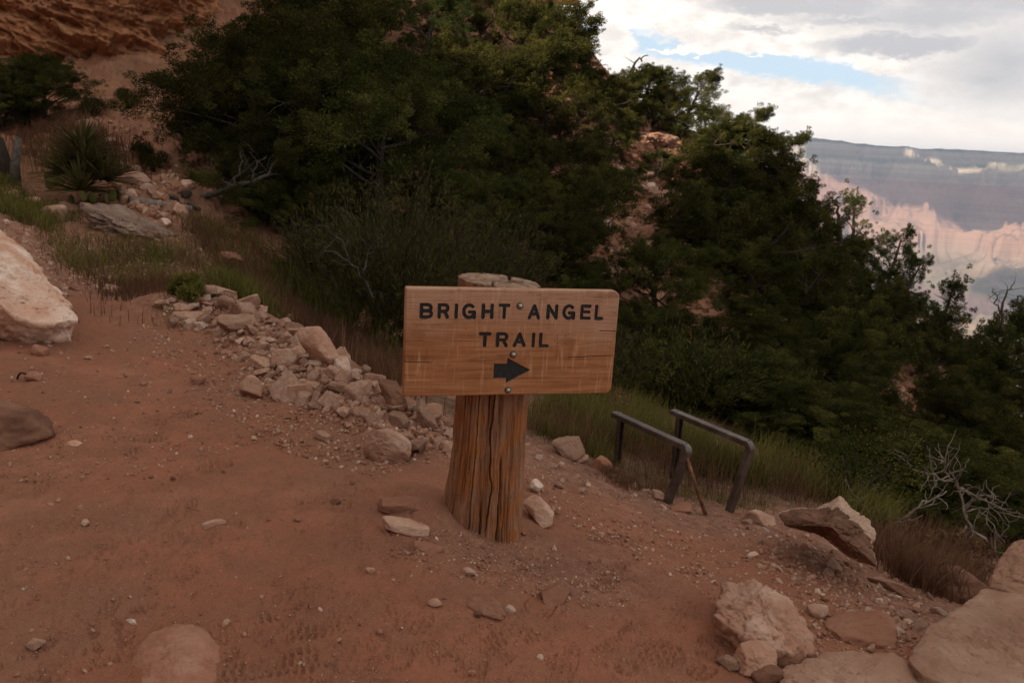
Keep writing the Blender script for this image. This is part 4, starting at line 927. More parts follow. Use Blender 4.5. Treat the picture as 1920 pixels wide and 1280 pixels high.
PROTO = {'ja': tree_proto(1, 'juniper'), 'jb': tree_proto(2, 'juniper', 4.6), 'jc': tree_proto(3, 'juniper', 5.2, W=1.7), 'jf': tree_proto(4, 'juniper', 4.2, 2.4, W=1.8), 'jg': tree_proto(8, 'juniper', 4.4, 2.4, W=2.1),
         'pa': tree_proto(5, 'pinyon', 5.5, open_=.35, W=1.6), 'pb': tree_proto(6, 'pinyon', 6.0, open_=.5, W=1.5), 'pc': tree_proto(7, 'pinyon', 5.0, W=1.8), 'po': tree_proto(9, 'pinyon', 5.6, 1.3, open_=.6, W=1.5)}
tr_rng = np.random.default_rng(99)
def tree(px, pytop, y, kind, label, group=None, rot=None, wide=1.0, lean=(0, 0), cat='tree', name=None):
    P = at_y(px, pytop, y); gz_ = float(H(P[0], P[1])); h = max(P[2]-gz_, .8)
    kd, cdm, hz_ = PROTO[kind]; s = h/hz_
    nm = name or {'j': 'juniper_tree', 'p': 'pinyon_tree'}[kind[0]]
    e = empty(nm, (P[0], P[1], gz_), label, cat, group)
    e.rotation_euler = (RAD(lean[0]), RAD(lean[1]), tr_rng.uniform(0, 6.28) if rot is None else rot); sx = s**.6*wide if s > 1 else s**.8*wide
    e.scale = (sx, sx, s)
    for nm2, d in (('trunk', kd), ('crown', cdm)):
        o = bpy.data.objects.new(nm2, d); COL.objects.link(o); o.parent = e
    return e
# skyline trees, left to right
SKY = [(930,-70,27,'jb','tall dark juniper whose top leaves the picture at the head of the hill'),(1010,-12,27,'pc','dark tree where the hill skyline meets the upper edge'),
 (1065,38,26,'jc','dark juniper on the upper skyline just below the picture edge'),(1100,80,25.5,'pa','spiky-topped dark tree on the skyline against the clouds'),(1145,122,25,'jb','rounded dark juniper on the skyline left of the gap of sky'),
 (1215,112,26,'pc','open-crowned tree on the skyline beside the bare arching branch'),(1285,118,27,'jc','olive tree with a knobby top standing out against the white cloud'),(1345,188,26,'ja','broad dark juniper on the skyline below the knobby olive tree'),
 (1425,222,25,'jc','dark juniper on the skyline left of the canyon rim'),(1370,262,21,'jb','dense dark juniper in front of the skyline junipers'),(1475,300,24.5,'ja','dark juniper at the left end of the distant rim'),(1510,355,24,'jb','dark round-headed juniper in front of the pink canyon wall'),
 (1612,335,33,'po','sunlit golden pinyon rising alone in front of the canyon'),(1665,412,34,'pb','open dark pinyon just right of the golden pinyon'),(1590,430,27,'jc','dark juniper below the bare grey tree'),(1640,455,26,'pa','olive tree top below the golden pinyon'),
 (1715,455,25,'po','one-sided tree reaching a branch out to the right over the canyon'),(1690,520,23,'jb','dark juniper below the one-sided tree'),(1795,488,31,'po','sunlit yellow-green tree at the right above the gorge'),(1755,560,25,'pa','dark tree left below the yellow-green tree'),
 (1840,545,31,'pc','second sunlit yellowish tree to the right of the yellow-green one'),(1890,575,27,'po','thin-branched tree near the right picture edge'),(1850,620,22,'jc','dark juniper near the right edge below the sunlit trees'),(1925,650,20,'jb','dark juniper cut by the right picture edge')]
for q in SKY: tree(*q, wide=1.25 if q[0] < 1450 else .95)
# large nearer trees
NEAR = [(485,50,13.5,'jg','big spreading juniper with low grey branches beside the slope on the left',1.25),(560,-80,15,'jf','tall dark juniper behind the spreading juniper at left',1.2),(690,60,13.5,'jg','wide dark juniper in the middle of the wooded slope',1.2),
 (375,270,15.5,'jf','small dark juniper leaning over the red slope on the left',1.1),(500,200,12.2,'jf','low dense juniper in front of the spreading juniper',1.2),(1010,330,13,'jf','dark juniper directly behind the right half of the board',1.2),(880,300,13,'jg','dark juniper behind the log post',1.15),
 (1255,430,12.5,'jg','broad juniper with visible dark trunk to the right of the board',1.1),(1345,560,10.8,'jf','bushy grey-green juniper behind the metal frames',1.25),(1215,560,10.5,'jg','low bushy juniper between the board and the metal frames',1.2),(1400,330,17,'jb','tall dark juniper right of the bare rock slope',1.1),
 (1480,440,15.5,'jc','tall dark juniper centre right of the hillside',1.1),(1560,600,12,'jf','dark juniper above the right grassy bank',1.2),(1630,560,14.5,'jb','dark juniper left of the rock stack',1.1),(1650,720,10.5,'jg','dark bushy juniper above the big brown boulder',1.15),
 (1840,700,13,'jf','dark juniper right of the rock stack',1.1),(1900,800,11,'jg','dark juniper above the dead branches at the right edge',1.1)]
for px, pt, y, k, lb, w in NEAR: tree(px, pt, y, k, lb, wide=w)
# the packed mass of the hillside
MG = 'dark junipers packed on the shaded hillside'
mass = [(560,-60,20),(620,-60,21),(720,-90,24),(800,-60,22),(880,-40,24),(640,90,18),(780,80,18.5),(870,60,20),(960,60,21),(930,170,18),(820,190,16),(1030,150,20),(1010,250,17),(1050,240,17.5),(560,120,16),(700,190,15.5),
 (600,280,13),(1120,300,15.5),(1150,190,21),(1130,140,23),(1180,210,24),(1300,260,23),(1330,330,20),(1290,420,17),(1380,430,18),(1440,380,20),(1520,430,19.5),(1560,470,20),(1620,530,19),(1680,600,18.5),(1440,540,14.5),(1520,560,14),(1590,650,13.5),(1480,660,11.5),(1420,690,10.5),(1560,730,10.2),
 (1780,600,20),(1830,680,17.5),(1100,480,12.5),(1060,560,11.5),(1150,640,10.5),(1790,830,11),(1730,820,10),(1860,760,15),(530,330,12),(760,380,12.8),(670,370,12.6),(1010,-30,24),(1235,300,21),(1160,360,18.5),(1290,385,20),(1180,165,24.5),(1250,175,24.5),(1320,215,24),(1250,150,26),(1400,300,22),(1450,330,22),(1385,235,24.5),(1545,405,23),(1585,500,25),(1660,500,26),(1730,560,24),(1780,610,24),(1880,660,20),(1080,90,25),(1140,170,24)]
ks = ['ja', 'jb', 'jc', 'pc', 'ja', 'jb']
for i, (px, pt, y) in enumerate(mass):
    tree(px, pt+tr_rng.uniform(-12, 12), y, ('jf' if i % 2 else 'jg') if y < 14 else ks[i % 6], 'dark green tree packed among others on the shaded hillside', MG, wide=1.12)
for px, pt, y, k, lb in [(1780,850,8.6,'jf','low dark shrub behind the pale dead branches'),(1890,870,8.2,'jg','dark shrub at the right edge behind the dead branches'),(1850,930,7.4,'jf','small dark shrub just right of the dead branches'),(1500,775,8.6,'jf','dark shrub on the bank right of the right metal frame'),(1400,745,8.9,'jg','dark shrub above the grass behind the right metal frame'),
    (1600,860,8.0,'jf','dark shrub at the upper end of the grassy bank right of the frames'),(1690,900,7.6,'jg','dark shrub between the brown boulder and the dead branches'),(1300,715,9.4,'jf','shrub above the back ends of the metal frames'),(1560,800,9.2,'jg','bushy shrub on the slope above the grassy bank')]:
    tree(px, pt, y, k, lb, wide=2.0, cat='shrub', name='shrub')
# bushes at the left
tree(60, 88, 16.5, 'jg', 'big rounded dark shrub under the cliff at the left edge', wide=1.3, cat='shrub', name='shrub')
tree(-30, 110, 15.5, 'jf', 'dark shrub cut by the left edge below the cliff', wide=1.5, cat='shrub', name='shrub')
def bush(px, py, w, h, label, mat, seed, per=1500, size=.022, name='shrub', cat='shrub', y=None):
    P = hit(px, py) if y is None else at_y(px, py, y); P[2] = float(H(P[0], P[1])); r = np.random.default_rng(seed)
    n = 14; a = r.uniform(0, 6.28, n); rr_ = np.sqrt(r.random(n))*w/2*.7; cs = np.stack([np.cos(a)*rr_, np.sin(a)*rr_, r.uniform(.25, .75, n)*h], -1)
    e = empty(name, P, label, cat); V, Q, t_ = crown_pts(r, cs, np.full(n, min(w, h)*.32), per*(.4/(min(w, h)*.32))**2*.22, size, 1)
    mb = MB(); mb.add(V, Q, None, t_); mb.build('foliage', mat, e, smooth=False)
    st = MB()
    for c_ in cs: tube(st, np.array([[0, 0, -.05], c_*[.4, .4, .5], c_]), [.02, .012, .005], 5)
    st.build('stem', M_darkwood, e)
bush(178, 218, .75, .42, 'small dark rounded bush under the cliff cavity', M_jun, 1)
bush(242, 205, .65, .42, 'small green bush right of the dark rounded bush on the red slope', M_pin, 2)
bush(290, 320, .5, .35, 'little bush on the gravelly slope left of the spreading juniper', M_jun, 3)
bush(265, 300, .35, .3, 'tiny dark bush above the yucca slope', M_jun, 4)
bush(1800, 985, .75, .5, 'green shrub below the dead branches', M_pin, 5)
bush(1590, 960, 1.0, .7, 'rounded dark green shrub behind the big brown boulder', M_jun, 6)
bush(1510, 850, 1.0, .8, 'dark green shrub right of the metal frames', M_jun, 7)
bush(350, 560, .35, .18, 'green weeds in front of the upper rubble bank', M_grass, 8, size=.03)
# feathery olive bush behind the rubble bank
def feathery(px, py, y, w, h, label, seed, n=420, mat=M_sage, name='feathery_shrub'):
    r = np.random.default_rng(seed); P = at_y(px, py, y); P[2] = float(H(P[0], P[1])); e = empty(name, P, label, 'shrub')
    st = MB(); Cs = []; Ax = []
    for i in range(n):
        a = r.uniform(0, 6.28); o = math.sqrt(r.random()); L = h*r.uniform(.65, 1.12)*(1-.28*o)
        d = np.array([math.cos(a)*o*w/h*.62, math.sin(a)*o*w/h*.62, 1]); c_ = curve(r, (math.cos(a)*o*.25, math.sin(a)*o*.25, -.05), d, L, 7, .28, .15)
        if i % 4 == 0: tube(st, c_, np.linspace(.009, .003, len(c_)), 3, cap=False)
        for k in range(26):
            t = r.uniform(.3, 1)*7; i0 = min(int(t), 6); q = c_[i0]+(c_[i0+1]-c_[i0])*(t-i0); dd = c_[i0+1]-c_[i0]; dd /= np.linalg.norm(dd)
            Cs.append(q+r.normal(0, .035, 3)); Ax.append(dd+r.normal(0, .38, 3))
    C = np.array(Cs); A_ = np.array(Ax); A_ /= np.linalg.norm(A_, axis=1)[:, None]; m = len(C); S = np.cross(A_, r.normal(size=(m, 3))); S /= np.linalg.norm(S, axis=1)[:, None]
    L = r.uniform(.05, .11, m)[:, None]; W = .011
    V = np.stack([C-A_*L*.5, C+S*W*.5, C+A_*L*.5, C-S*W*.5], 1).reshape(-1, 3)
    mb = MB(); mb.add(V, np.arange(m*4).reshape(-1, 4), None, np.repeat(np.clip(r.normal(.5, .2, m), 0, 1), 4)); mb.build('foliage', mat, e, smooth=False); st.build('stem', M_darkwood, e)
feathery(745, 600, 9.8, 3.0, 2.3, 'large feathery olive bush behind the rubble bank, left of the board', 1, 800)
feathery(900, 600, 10.6, 2.2, 2.0, 'feathery olive bush rising behind the top of the post', 2, 450)
feathery(620, 600, 10.4, 1.8, 1.5, 'smaller grey-green feathery bush at the left foot of the large one', 3, 350)
feathery(1290, 760, 8.8, 1.7, 1.2, 'grey-green feathery bush directly behind the metal frames', 4, 250, M_jun)
feathery(1440, 800, 9.2, 1.5, 1.1, 'feathery green bush right behind the right metal frame', 5, 220, M_jun)
feathery(1120, 760, 8.6, 1.5, 1.0, 'low feathery bush behind the lower right corner of the board', 6, 260)

# grass
def blades(mb, r, P, hgt, width=.004, lean=.5, tint=None):
    n = len(P); a = r.uniform(0, 6.28, n); h = hgt*r.uniform(.5, 1.15, n); ln = lean*r.uniform(.2, 1.2, n)
    d = np.stack([np.cos(a), np.sin(a), np.zeros(n)], -1); s = np.stack([-np.sin(a+.6), np.cos(a+.6), np.zeros(n)], -1)
    V = []
    for k, wd in ((0, 1), (.4, .9), (.75, .6), (1, .12)):
        c_ = P+d*(ln*h*k**2)[:, None]+np.array([0, 0, 1])*(h*(k-.25*ln*k*k))[:, None]
        V += [c_-s*width*wd*.5, c_+s*width*wd*.5]
    V = np.stack(V, 1).reshape(-1, 3); b = np.arange(n)[:, None]*8
    Q = np.concatenate([b+np.array([[0, 1, 3, 2]]), b+np.array([[2, 3, 5, 4]]), b+np.array([[4, 5, 7, 6]])])
    mb.add(V, Q, None, np.repeat(np.clip(r.normal(.5, .2, n) if tint is None else tint, 0, 1), 8))
def sample_px(r, n, poly):
    poly = np.array(poly, float); lo, hi = poly.min(0), poly.max(0); Q = r.uniform(lo, hi, (n*4, 2)); Q = Q[poly_sd(poly, Q[:, 0], Q[:, 1]) < 0][:n]
    d = np.array([ray(*q) for q in Q]); ts = 1.5*np.exp(np.linspace(0, math.log(25), 170)); P = d[:, None]*ts[None, :, None]
    g_ = P[..., 2]-H0(P[..., 0], P[..., 1]); bl = g_ < 0; ok = bl.any(1); k = np.maximum(bl.argmax(1), 1); ii = np.arange(len(Q))
    a = g_[ii, k-1]/(g_[ii, k-1]-g_[ii, k]+1e-9); t = ts[k-1]+a*(ts[k]-ts[k-1]); X = (d*t[:, None])[ok]
    X[:, 2] = H(X[:, 0], X[:, 1])-.01; return X
def clumped(r, n, poly, cl, spread, ymin=None):
    c = sample_px(r, cl, poly); i = r.integers(0, len(c), n); X = c[i]+np.stack([r.normal(0, spread, n), r.normal(0, spread, n), np.zeros(n)], -1); X[:, 2] = H(X[:, 0], X[:, 1])-.01
    bd_ = poly_sd(BERM, X[:, 0], X[:, 1], False); sd_ = poly_sd(EDGE, X[:, 0], X[:, 1]); X = X[(bd_ > .42) | (r.random(n) < .02)]; return X if ymin is None else X[X[:, 1] > ymin]
gr = np.random.default_rng(4); gm = MB(); dm = MB()
bank = [(1000,760),(1140,740),(1300,860),(1480,880),(1560,945),(1480,965),(1400,962),(1260,930),(1130,880),(1000,815)]
blades(gm, gr, clumped(gr, 5600, [(1000,760),(1140,740),(1300,850),(1480,870),(1560,935),(1480,940),(1330,905),(1180,850),(1000,800)], 75, .085, 4.55), .36, .0048); blades(gm, gr, clumped(gr, 800, [(1150,870),(1260,915),(1400,950),(1480,950),(1400,962),(1270,935)], 60, .05), .07, .003); blades(gm, gr, clumped(gr, 1300, [(1000,800),(1130,850),(1150,880),(1040,830)], 40, .05), .15, .004)
blades(gm, gr, clumped(gr, 1500, [(100,450),(330,455),(440,510),(400,540),(330,545),(200,545),(120,510)], 50, .10), .22, .006, .8); blades(dm, gr, clumped(gr, 1700, [(100,450),(330,455),(440,510),(400,545),(330,545),(200,545),(120,510)], 70, .2), .16, .006, .6)
blades(gm, gr, clumped(gr, 2500, [(0,350),(60,390),(140,420),(60,430),(0,400)], 50, .10), .22, .009); blades(gm, gr, clumped(gr, 2600, [(400,530),(480,550),(520,600),(430,570)], 50, .10), .24, .007)
blades(gm, gr, clumped(gr, 6000, [(540,540),(700,540),(760,640),(690,650),(600,600)], 150, .15), .5, .009, .3); blades(gm, gr, clumped(gr, 900, [(255,585),(330,560),(340,600),(270,605)], 14, .05), .14, .004)
blades(gm, gr, clumped(gr, 2600, [(1560,930),(1640,960),(1650,1010),(1600,990)], 60, .08), .3, .006)
blades(dm, gr, clumped(gr, 7000, [(440,520),(560,600),(700,660),(760,690),(760,760),(680,700),(560,625),(480,560)], 200, .12), .26, .006, .35); blades(dm, gr, clumped(gr, 3500, [(1640,1000),(1760,1020),(1840,1090),(1780,1130),(1700,1110),(1650,1070)], 90, .05), .22, .005)
blades(dm, gr, clumped(gr, 3000, [(200,540),(330,540),(480,560),(380,570),(230,570)], 70, .12), .13, .006, .3); blades(dm, gr, clumped(gr, 3500, [(0,240),(140,240),(230,300),(240,340),(60,320)], 70, .25), .3, .012, .3)
blades(dm, gr, clumped(gr, 2600, bank, 60, .10, 4.6), .28, .004); blades(dm, gr, clumped(gr, 900, [(1130,880),(1260,925),(1270,945),(1150,905)], 30, .05), .10, .003)
blades(dm, gr, clumped(gr, 3600, [(330,400),(450,425),(560,540),(650,650),(560,600),(470,540),(380,470)], 90, .16), .22, .007, .5); blades(gm, gr, clumped(gr, 1800, [(340,420),(470,440),(600,570),(560,590),(450,530)], 45, .14), .24, .007, .6)
blades(dm, gr, clumped(gr, 2200, [(1640,900),(1800,930),(1920,960),(1920,1060),(1800,1040),(1680,990)], 60, .12), .24, .006)
tag(gm.build('grass', M_grass, smooth=False), 'green grass on the bank beyond the trail edge', 'grass', kind='stuff'); tag(dm.build('dry_grass', M_dry, smooth=False), 'reddish dry grass and weeds along the trail edges', 'dry grass', kind='stuff')
# drooping seed-head weeds
def seedweed(px, py, h, label, n, seed, mat=M_dry):
    r = np.random.default_rng(seed); P = hit(px, py); P[2] = float(H(P[0], P[1])); e = empty('tall_weed', P, label, 'weed', 'tall weeds along the edge'); st = MB(); hd = MB()
    for i in range(n):
        a = r.uniform(0, 6.28); c_ = curve(r, (r.normal(0, .04), r.normal(0, .04), -.02), (math.cos(a)*.35, math.sin(a)*.35, 1), h*r.uniform(.7, 1.1), 6, .15, -.5); tube(st, c_, np.linspace(.0025, .0012, 7), 3, cap=False)
        hd = MB(); V, Q, t_ = crown_pts(r, c_[-3:], np.full(3, .035), 1500, .03, 1.3, -.3); hd.add(V, Q, None, t_); hd.build('seed_head', mat, e, smooth=False)
    st.build('stem', mat, e)
for i, (px, py, h, n, m, lb) in enumerate([(660,650,.45,6,M_dry,'reddish seed-head weed above the bank, leftmost of those by the board'),(700,670,.5,6,M_dry,'tan seed-head weed close to the left side of the board'),(735,690,.42,5,M_grass,'yellow-green weed touching the left end of the board'),(1215,770,.75,9,M_grass,'tall yellow-green weed with drooping heads behind the left metal frame'),
    (1125,800,.4,6,M_dry,'brown seed-head weed left of the metal frames'),(1060,795,.35,5,M_grass,'green weed between post and metal frames'),(1490,905,.3,6,M_dry,'reddish weed right of the right metal frame'),(1720,1040,.26,7,M_dry,'dry brown weed behind the big brown boulder'),(1790,1060,.24,7,M_dry,'orange-tipped dry weed above the dark rounded rock'),(1830,1080,.2,5,M_dry,'low dry weed beside the blocky slab')]): seedweed(px, py, h, lb, n, i+60, m)
# yucca
def yucca():
    P = hit(165, 372); P[2] = float(H(P[0], P[1])); r = np.random.default_rng(8); e = empty('yucca', P, 'spiky green yucca growing among rocks on the left slope', 'yucca')
    for hd_ in range(5):
        c0 = [(0, 0, .42), (-.30, .1, .30), (.28, -.1, .26), (.05, -.25, .12), (-.15, .2, .62)][hd_]; mb = MB(); n = (190, 130, 130, 120, 110)[hd_]
        for i in range(n):
            a = r.uniform(0, 6.28); el = math.asin(r.uniform(-.05, 1)); L = r.uniform(.36, .60); d = np.array([math.cos(a)*math.cos(el), math.sin(a)*math.cos(el), math.sin(el)])
            s = np.cross(d, [0, 0, 1.0]); s /= np.linalg.norm(s)+1e-9; p0 = np.array(c0); nrm = np.cross(s, d)
            V = []
            for k, w in ((0, .6), (.3, 1), (.7, .75), (1, .05)): c_ = p0+d*L*k-np.array([0, 0, .10*k*k*L]); V += [c_-s*.018*w+nrm*.004*w, c_-nrm*.003, c_+s*.018*w+nrm*.004*w]
            b = 0; mb.add(V, [[0, 1, 4, 3], [1, 2, 5, 4], [3, 4, 7, 6], [4, 5, 8, 7], [6, 7, 10, 9], [7, 8, 11, 10]], None, r.uniform(.2, .9))
        mb.build('leaf_rosette', M_yucca, e, smooth=False)
yucca()
def pads(px, py, label, seed):
    P = hit(px, py); P[2] = float(H(P[0], P[1])); r = np.random.default_rng(seed); e = empty('prickly_pear', P, label, 'cactus'); D, T = ICO[3]
    for i in range(9):
        mb = MB(); V = D*np.array([.055, .016, .075])*r.uniform(.8, 1.15); a = r.uniform(0, 3.14); c_, s_ = math.cos(a), math.sin(a); V = V@np.array([[c_, s_, 0], [-s_, c_, 0], [0, 0, 1]])
        mb.add(V+np.array([r.normal(0, .17), r.normal(0, .12), r.uniform(.04, .2)]), None, T, .6); mb.build('pad', M_yucca, e)
pads(120, 352, 'green prickly pear at the left foot of the yucca', 1); pads(190, 385, 'green prickly pear at the right foot of the yucca', 2)
# logs, stump, twig
def logobj(name, label, cat, p0, p1, r0, mat, seed, bend=.05):
    r = np.random.default_rng(seed); A_ = hit(*p0); B_ = hit(*p1); n = 12; pts_ = np.array([A_+(B_-A_)*k for k in np.linspace(0, 1, n)]); pts_[:, 2] = np.linspace(pts_[0, 2], pts_[-1, 2], n)+r0*.9; k_ = np.linspace(0, 1, n); pts_ += np.outer(np.sin(k_*math.pi*1.3+seed), r.normal(0, bend, 3))
    o = pts_[0].copy(); mb = MB(); tube(mb, pts_-o, np.linspace(r0, r0*.75, n), 14, rough=.04, rng=r); tag(mb.build(name, mat, loc=o), label, cat)
logobj('fallen_log', 'pale fallen log below the spreading juniper', 'log', (240,384), (362,396), .055, M_dead, 1, .03)
logobj('fallen_log', 'dark brown fallen branch beyond the pale log', 'log', (310,366), (375,398), .035, M_bark, 2)
logobj('fallen_branch', 'dark curved root running under the spreading juniper', 'branch', (345,372), (470,345), .06, M_bark, 3, .12)
logobj('twig', 'thin dark twig lying on the trail at the left edge', 'twig', (2,700), (58,720), .006, M_darkwood, 4, .03)
def stump():
    P = hit(28, 345); P[2] = float(H(P[0], P[1])); e = empty('tree_stump', P, 'grey splintered stump at the left edge of the slope', 'stump'); r = np.random.default_rng(3); mb = MB()
    tube(mb, np.array([[0, 0, -.1], [.02, 0, .25], [.09, .02, .62]]), [.07, .055, .04], 10, rough=.2, rng=r); mb.build('trunk', M_greytwig, e)
    mb = MB(); tube(mb, np.array([[-.35, .2, -.1], [-.33, .2, .2], [-.40, .2, .55], [-.5, .22, .7]]), [.17, .16, .13, .06], 12, rough=.2, rng=r); mb.build('burnt_base', M_darkwood, e)
stump()
# dead branches
def deadtree(px, py, y, segs, label, name='dead_branch', cat='dead branch', mat=M_dead, seed=0, twigs=6, tw=.3):
    r = np.random.default_rng(seed); mb = MB(); o = at_y(px, py, y)
    for P_, r0, r1 in segs:
        q = np.array([at_y(a, b, y+(c if len_ > 2 else 0)) for (a, b, *rest) in P_ for len_, c in [(2+len(rest), rest[0] if rest else 0)]])-o
        # refine with slight wander
        t = np.linspace(0, len(q)-1, (len(q)-1)*4+1); Q = np.stack([np.interp(t, range(len(q)), q[:, k]) for k in range(3)], -1); Q[1:-1] += r.normal(0, .008, (len(Q)-2, 3))*y/6
        tube(mb, Q, np.linspace(r0, r1, len(Q)), 6)
        for k in range(twigs):
            i = r.integers(len(Q)//4, len(Q)); d = Q[min(i+1, len(Q)-1)]-Q[i-1]; d /= np.linalg.norm(d)+1e-9
            c_ = curve(r, Q[i], d+r.normal(0, .9, 3), tw*r.uniform(.4, 1), 6, .7); tube(mb, c_, np.linspace(max(r1, .004), .002, 7), 4, cap=False)
            if r.random() < .7: c2 = curve(r, c_[3], d+r.normal(0, .9, 3), tw*.5, 5, .7); tube(mb, c2, np.linspace(.003, .0015, 6), 3, cap=False)
    tag(mb.build(name, mat, loc=o), label, cat)
deadtree(1700, 1000, 5.6, [([(1850,1015),(1815,985),(1800,930),(1790,900),(1775,888)], .012, .007), ([(1790,902),(1750,893),(1715,880),(1700,866)], .010, .004), ([(1808,960),(1835,950),(1860,985),(1875,1010)], .007, .003), ([(1795,915),(1820,925),(1850,940),(1880,975)], .010, .003),
   ([(1775,888),(1772,868)], .009, .007), ([(1812,985),(1790,1010),(1762,1030)], .009, .003), ([(1808,950),(1835,930),(1880,955)], .007, .003)], 'pale curling dead branches hanging at the lower right against dark junipers', seed=3, twigs=8, tw=.30)
deadtree(1640, 1030, 5.0, [([(1640,1015),(1665,990),(1690,975)], .016, .008), ([(1640,1015),(1632,960),(1605,930)], .012, .004), ([(1690,975),(1735,940),(1775,920)], .010, .004)], 'grey forked dead stem behind the big brown boulder', seed=4, twigs=4, tw=.2)
deadtree(1720, 1035, 5.2, [([(1715,1030),(1740,1015),(1765,1040),(1780,1060)], .016, .009)], 'arched grey dead root among dry weeds at lower right', seed=5, twigs=1, tw=.12)
deadtree(640, 540, 9.0, [([(700,560),(680,520),(655,490),(620,470),(600,478)], .014, .004), ([(680,520),(690,480),(715,455)], .010, .003), ([(655,490),(640,450),(615,425)], .008, .002)], 'thin grey dead branches low in front of the dark slope left of the board', seed=6, twigs=5, tw=.4, mat=M_greytwig)
deadtree(450, 340, 11.8, [([(370,372),(440,350),(500,330),(520,300)], .05, .015), ([(440,350),(450,315),(455,290)], .02, .006), ([(470,342),(480,310),(500,292)], .02, .005), ([(440,350),(400,330),(370,322)], .015, .005)], 'tangle of grey dead limbs under the spreading juniper', seed=7, twigs=6, tw=.5, mat=M_greytwig)
deadtree(1178, 200, 25.5, [([(1180,215),(1176,170),(1182,135),(1196,112),(1215,104)], .07, .015), ([(1178,165),(1190,150),(1204,140)], .03, .008)], 'bare arching branch against the sky above the bare slope', seed=8, twigs=3, tw=.5, mat=M_bark)
deadtree(1572, 460, 28, [([(1576,470),(1574,420),(1570,392),(1568,372)], .09, .02), ([(1574,425),(1588,405),(1592,395)], .03, .01), ([(1573,430),(1558,412),(1552,398)], .03, .01), ([(1575,440),(1562,430),(1548,425)], .03, .01)], 'bare grey tree left of the golden pinyon', name='bare_tree', cat='tree', seed=9, twigs=12, tw=1.0, mat=M_bark)
deadtree(1885, 590, 24, [([(1880,620),(1878,580),(1890,545),(1902,528)], .05, .01), ([(1878,590),(1868,560),(1862,540)], .03, .008)], 'leafless twiggy top beside the right picture edge', name='bare_tree', cat='tree', seed=10, twigs=10, tw=.7, mat=M_bark)

# ------------------------------------------------------------------ far canyon
def canyon():
    az = np.radians(np.linspace(11, 42, 720)); rr_ = np.concatenate([np.linspace(2500, 5000, 60)[:-1], np.linspace(5000, 16500, 620), np.linspace(16500, 17400, 6)[1:]])
    AZ, RR_ = np.meshgrid(az, rr_); x = RR_*np.sin(AZ); y = RR_*np.cos(AZ)
    a0 = RAD(26); u = x*math.sin(a0)+y*math.cos(a0); v = x*math.cos(a0)-y*math.sin(a0)
    P = xyz(x, y)/1000
    wx = .55*fbm(P*.45, 3, 81); wy = .55*fbm(P*.45+5, 3, 82); Pw = P+np.stack([wx, wy, wx*0], -1)
    U_ = u/1000+.9*wx; V_ = v/1000+.6*wy
    river = 8.2-.12*V_; rim = 14.3+.35*np.sin(V_*1.3+1)-1.6*sstep(-.6, -2.4, V_)
    g_ = (U_-river)/(rim-river); near_side = g_ < 0; g_ = np.where(near_side, np.minimum(-g_*.9, .30), g_)
    rid = fbm(Pw*.55, 5, 83, .52, ridged=True); small = fbm(Pw*2.2, 4, 84, .55, ridged=True)
    # the long ridge coming off the left promontory, the side canyon cutting back to its right
    ridge = np.exp(-((V_+1.75+.25*(14-U_)*-.35)/.55)**2)*sstep(8.6, 12.5, U_)*.34
    side = -np.exp(-((V_-.15-.18*(U_-9))/.38)**2)*sstep(13.6, 10, U_)*sstep(8, 9.5, U_)*.22
    e = g_+.33*(rid-.1)*sstep(0.02, .2, g_)*(1-sstep(1.0, 1.25, g_)*.9)+.05*small*(1-sstep(.98, 1.1, g_))+ridge+side
    kn = [(-1, -1420), (0, -1420), (.05, -1330), (.14, -1120), (.17, -1080), (.40, -985), (.47, -860), (.50, -800), (.515, -640), (.62, -520), (.632, -450), (.68, -400), (.69, -330), (.76, -230), (.83, -150), (.90, -20), (.908, 130), (.945, 190), (.955, 250), (.985, 300), (.993, 400), (1.1, 425), (1.5, 470), (3, 520)]
    e = np.where(near_side, np.minimum(e, .42), e); z = np.interp(e, [k[0] for k in kn], [k[1] for k in kn])+sstep(.13, .2, e)*sstep(.5, .38, e)*130*fbm(Pw*1.4, 4, 86, .55, ridged=True)+14*fbm(Pw*6, 3, 85)
    drop = (x*x+y*y)/(2*6371000)*.87; z = z-drop+18
    mb = MB(); mb.add(np.stack([x, y, z], -1), gridfaces(len(rr_), len(az))[:, ::-1]); return mb
def can_fn(t, b):
    P = t.coord('Object'); s = t.node('ShaderNodeSeparateXYZ'); t.put(s.inputs[0], P); K = t.vm('SCALE', P, scale=.001)
    n = t.noise(K, 1.6, 6, .6); n2 = t.noise(K, 14, 5, .65)
    z = t.m('ADD', s.outputs[2], t.m('MULTIPLY', t.m('SUBTRACT', n, .5), 90))
    f = t.mr(z, -1450, 500, 0, 1, False)
    def q(zz_): return (zz_+1450)/1950
    c = t.ramp(f, [(q(-1400), (.16, .11, .10)), (q(-1120), (.20, .135, .11)), (q(-1075), (.26, .22, .145)), (q(-970), (.29, .235, .155)), (q(-840), (.40, .29, .21)), (q(-660), (.46, .28, .20)), (q(-400), (.42, .25, .18)), (q(-100), (.40, .22, .155)), (q(0), (.56, .45, .34)), (q(140), (.60, .50, .39)), (q(190), (.24, .23, .15)), (q(260), (.50, .43, .33)), (q(380), (.52, .45, .36)), (q(408), (.055, .075, .045))])
    bands = t.noise(t.scale(t.vm('ADD', K, t.vm('SCALE', t.noise(K, 1.2, 4, .6, out='Color'), scale=.03)), (.3, .3, 42)), 1, 3, .6)
    c = t.mix(t.mr(bands, .42, .60, 0, .42), c, (.25, .155, .12))
    nz = t.node('ShaderNodeSeparateXYZ'); t.put(nz.inputs[0], t.node('ShaderNodeNewGeometry').outputs['True Normal'])
    c = t.mix(t.m('MULTIPLY', t.mr(nz.outputs[2], .8, .97, 0, .45), t.mr(n2, .35, .6)), c, (.19, .20, .12))
    return c, None
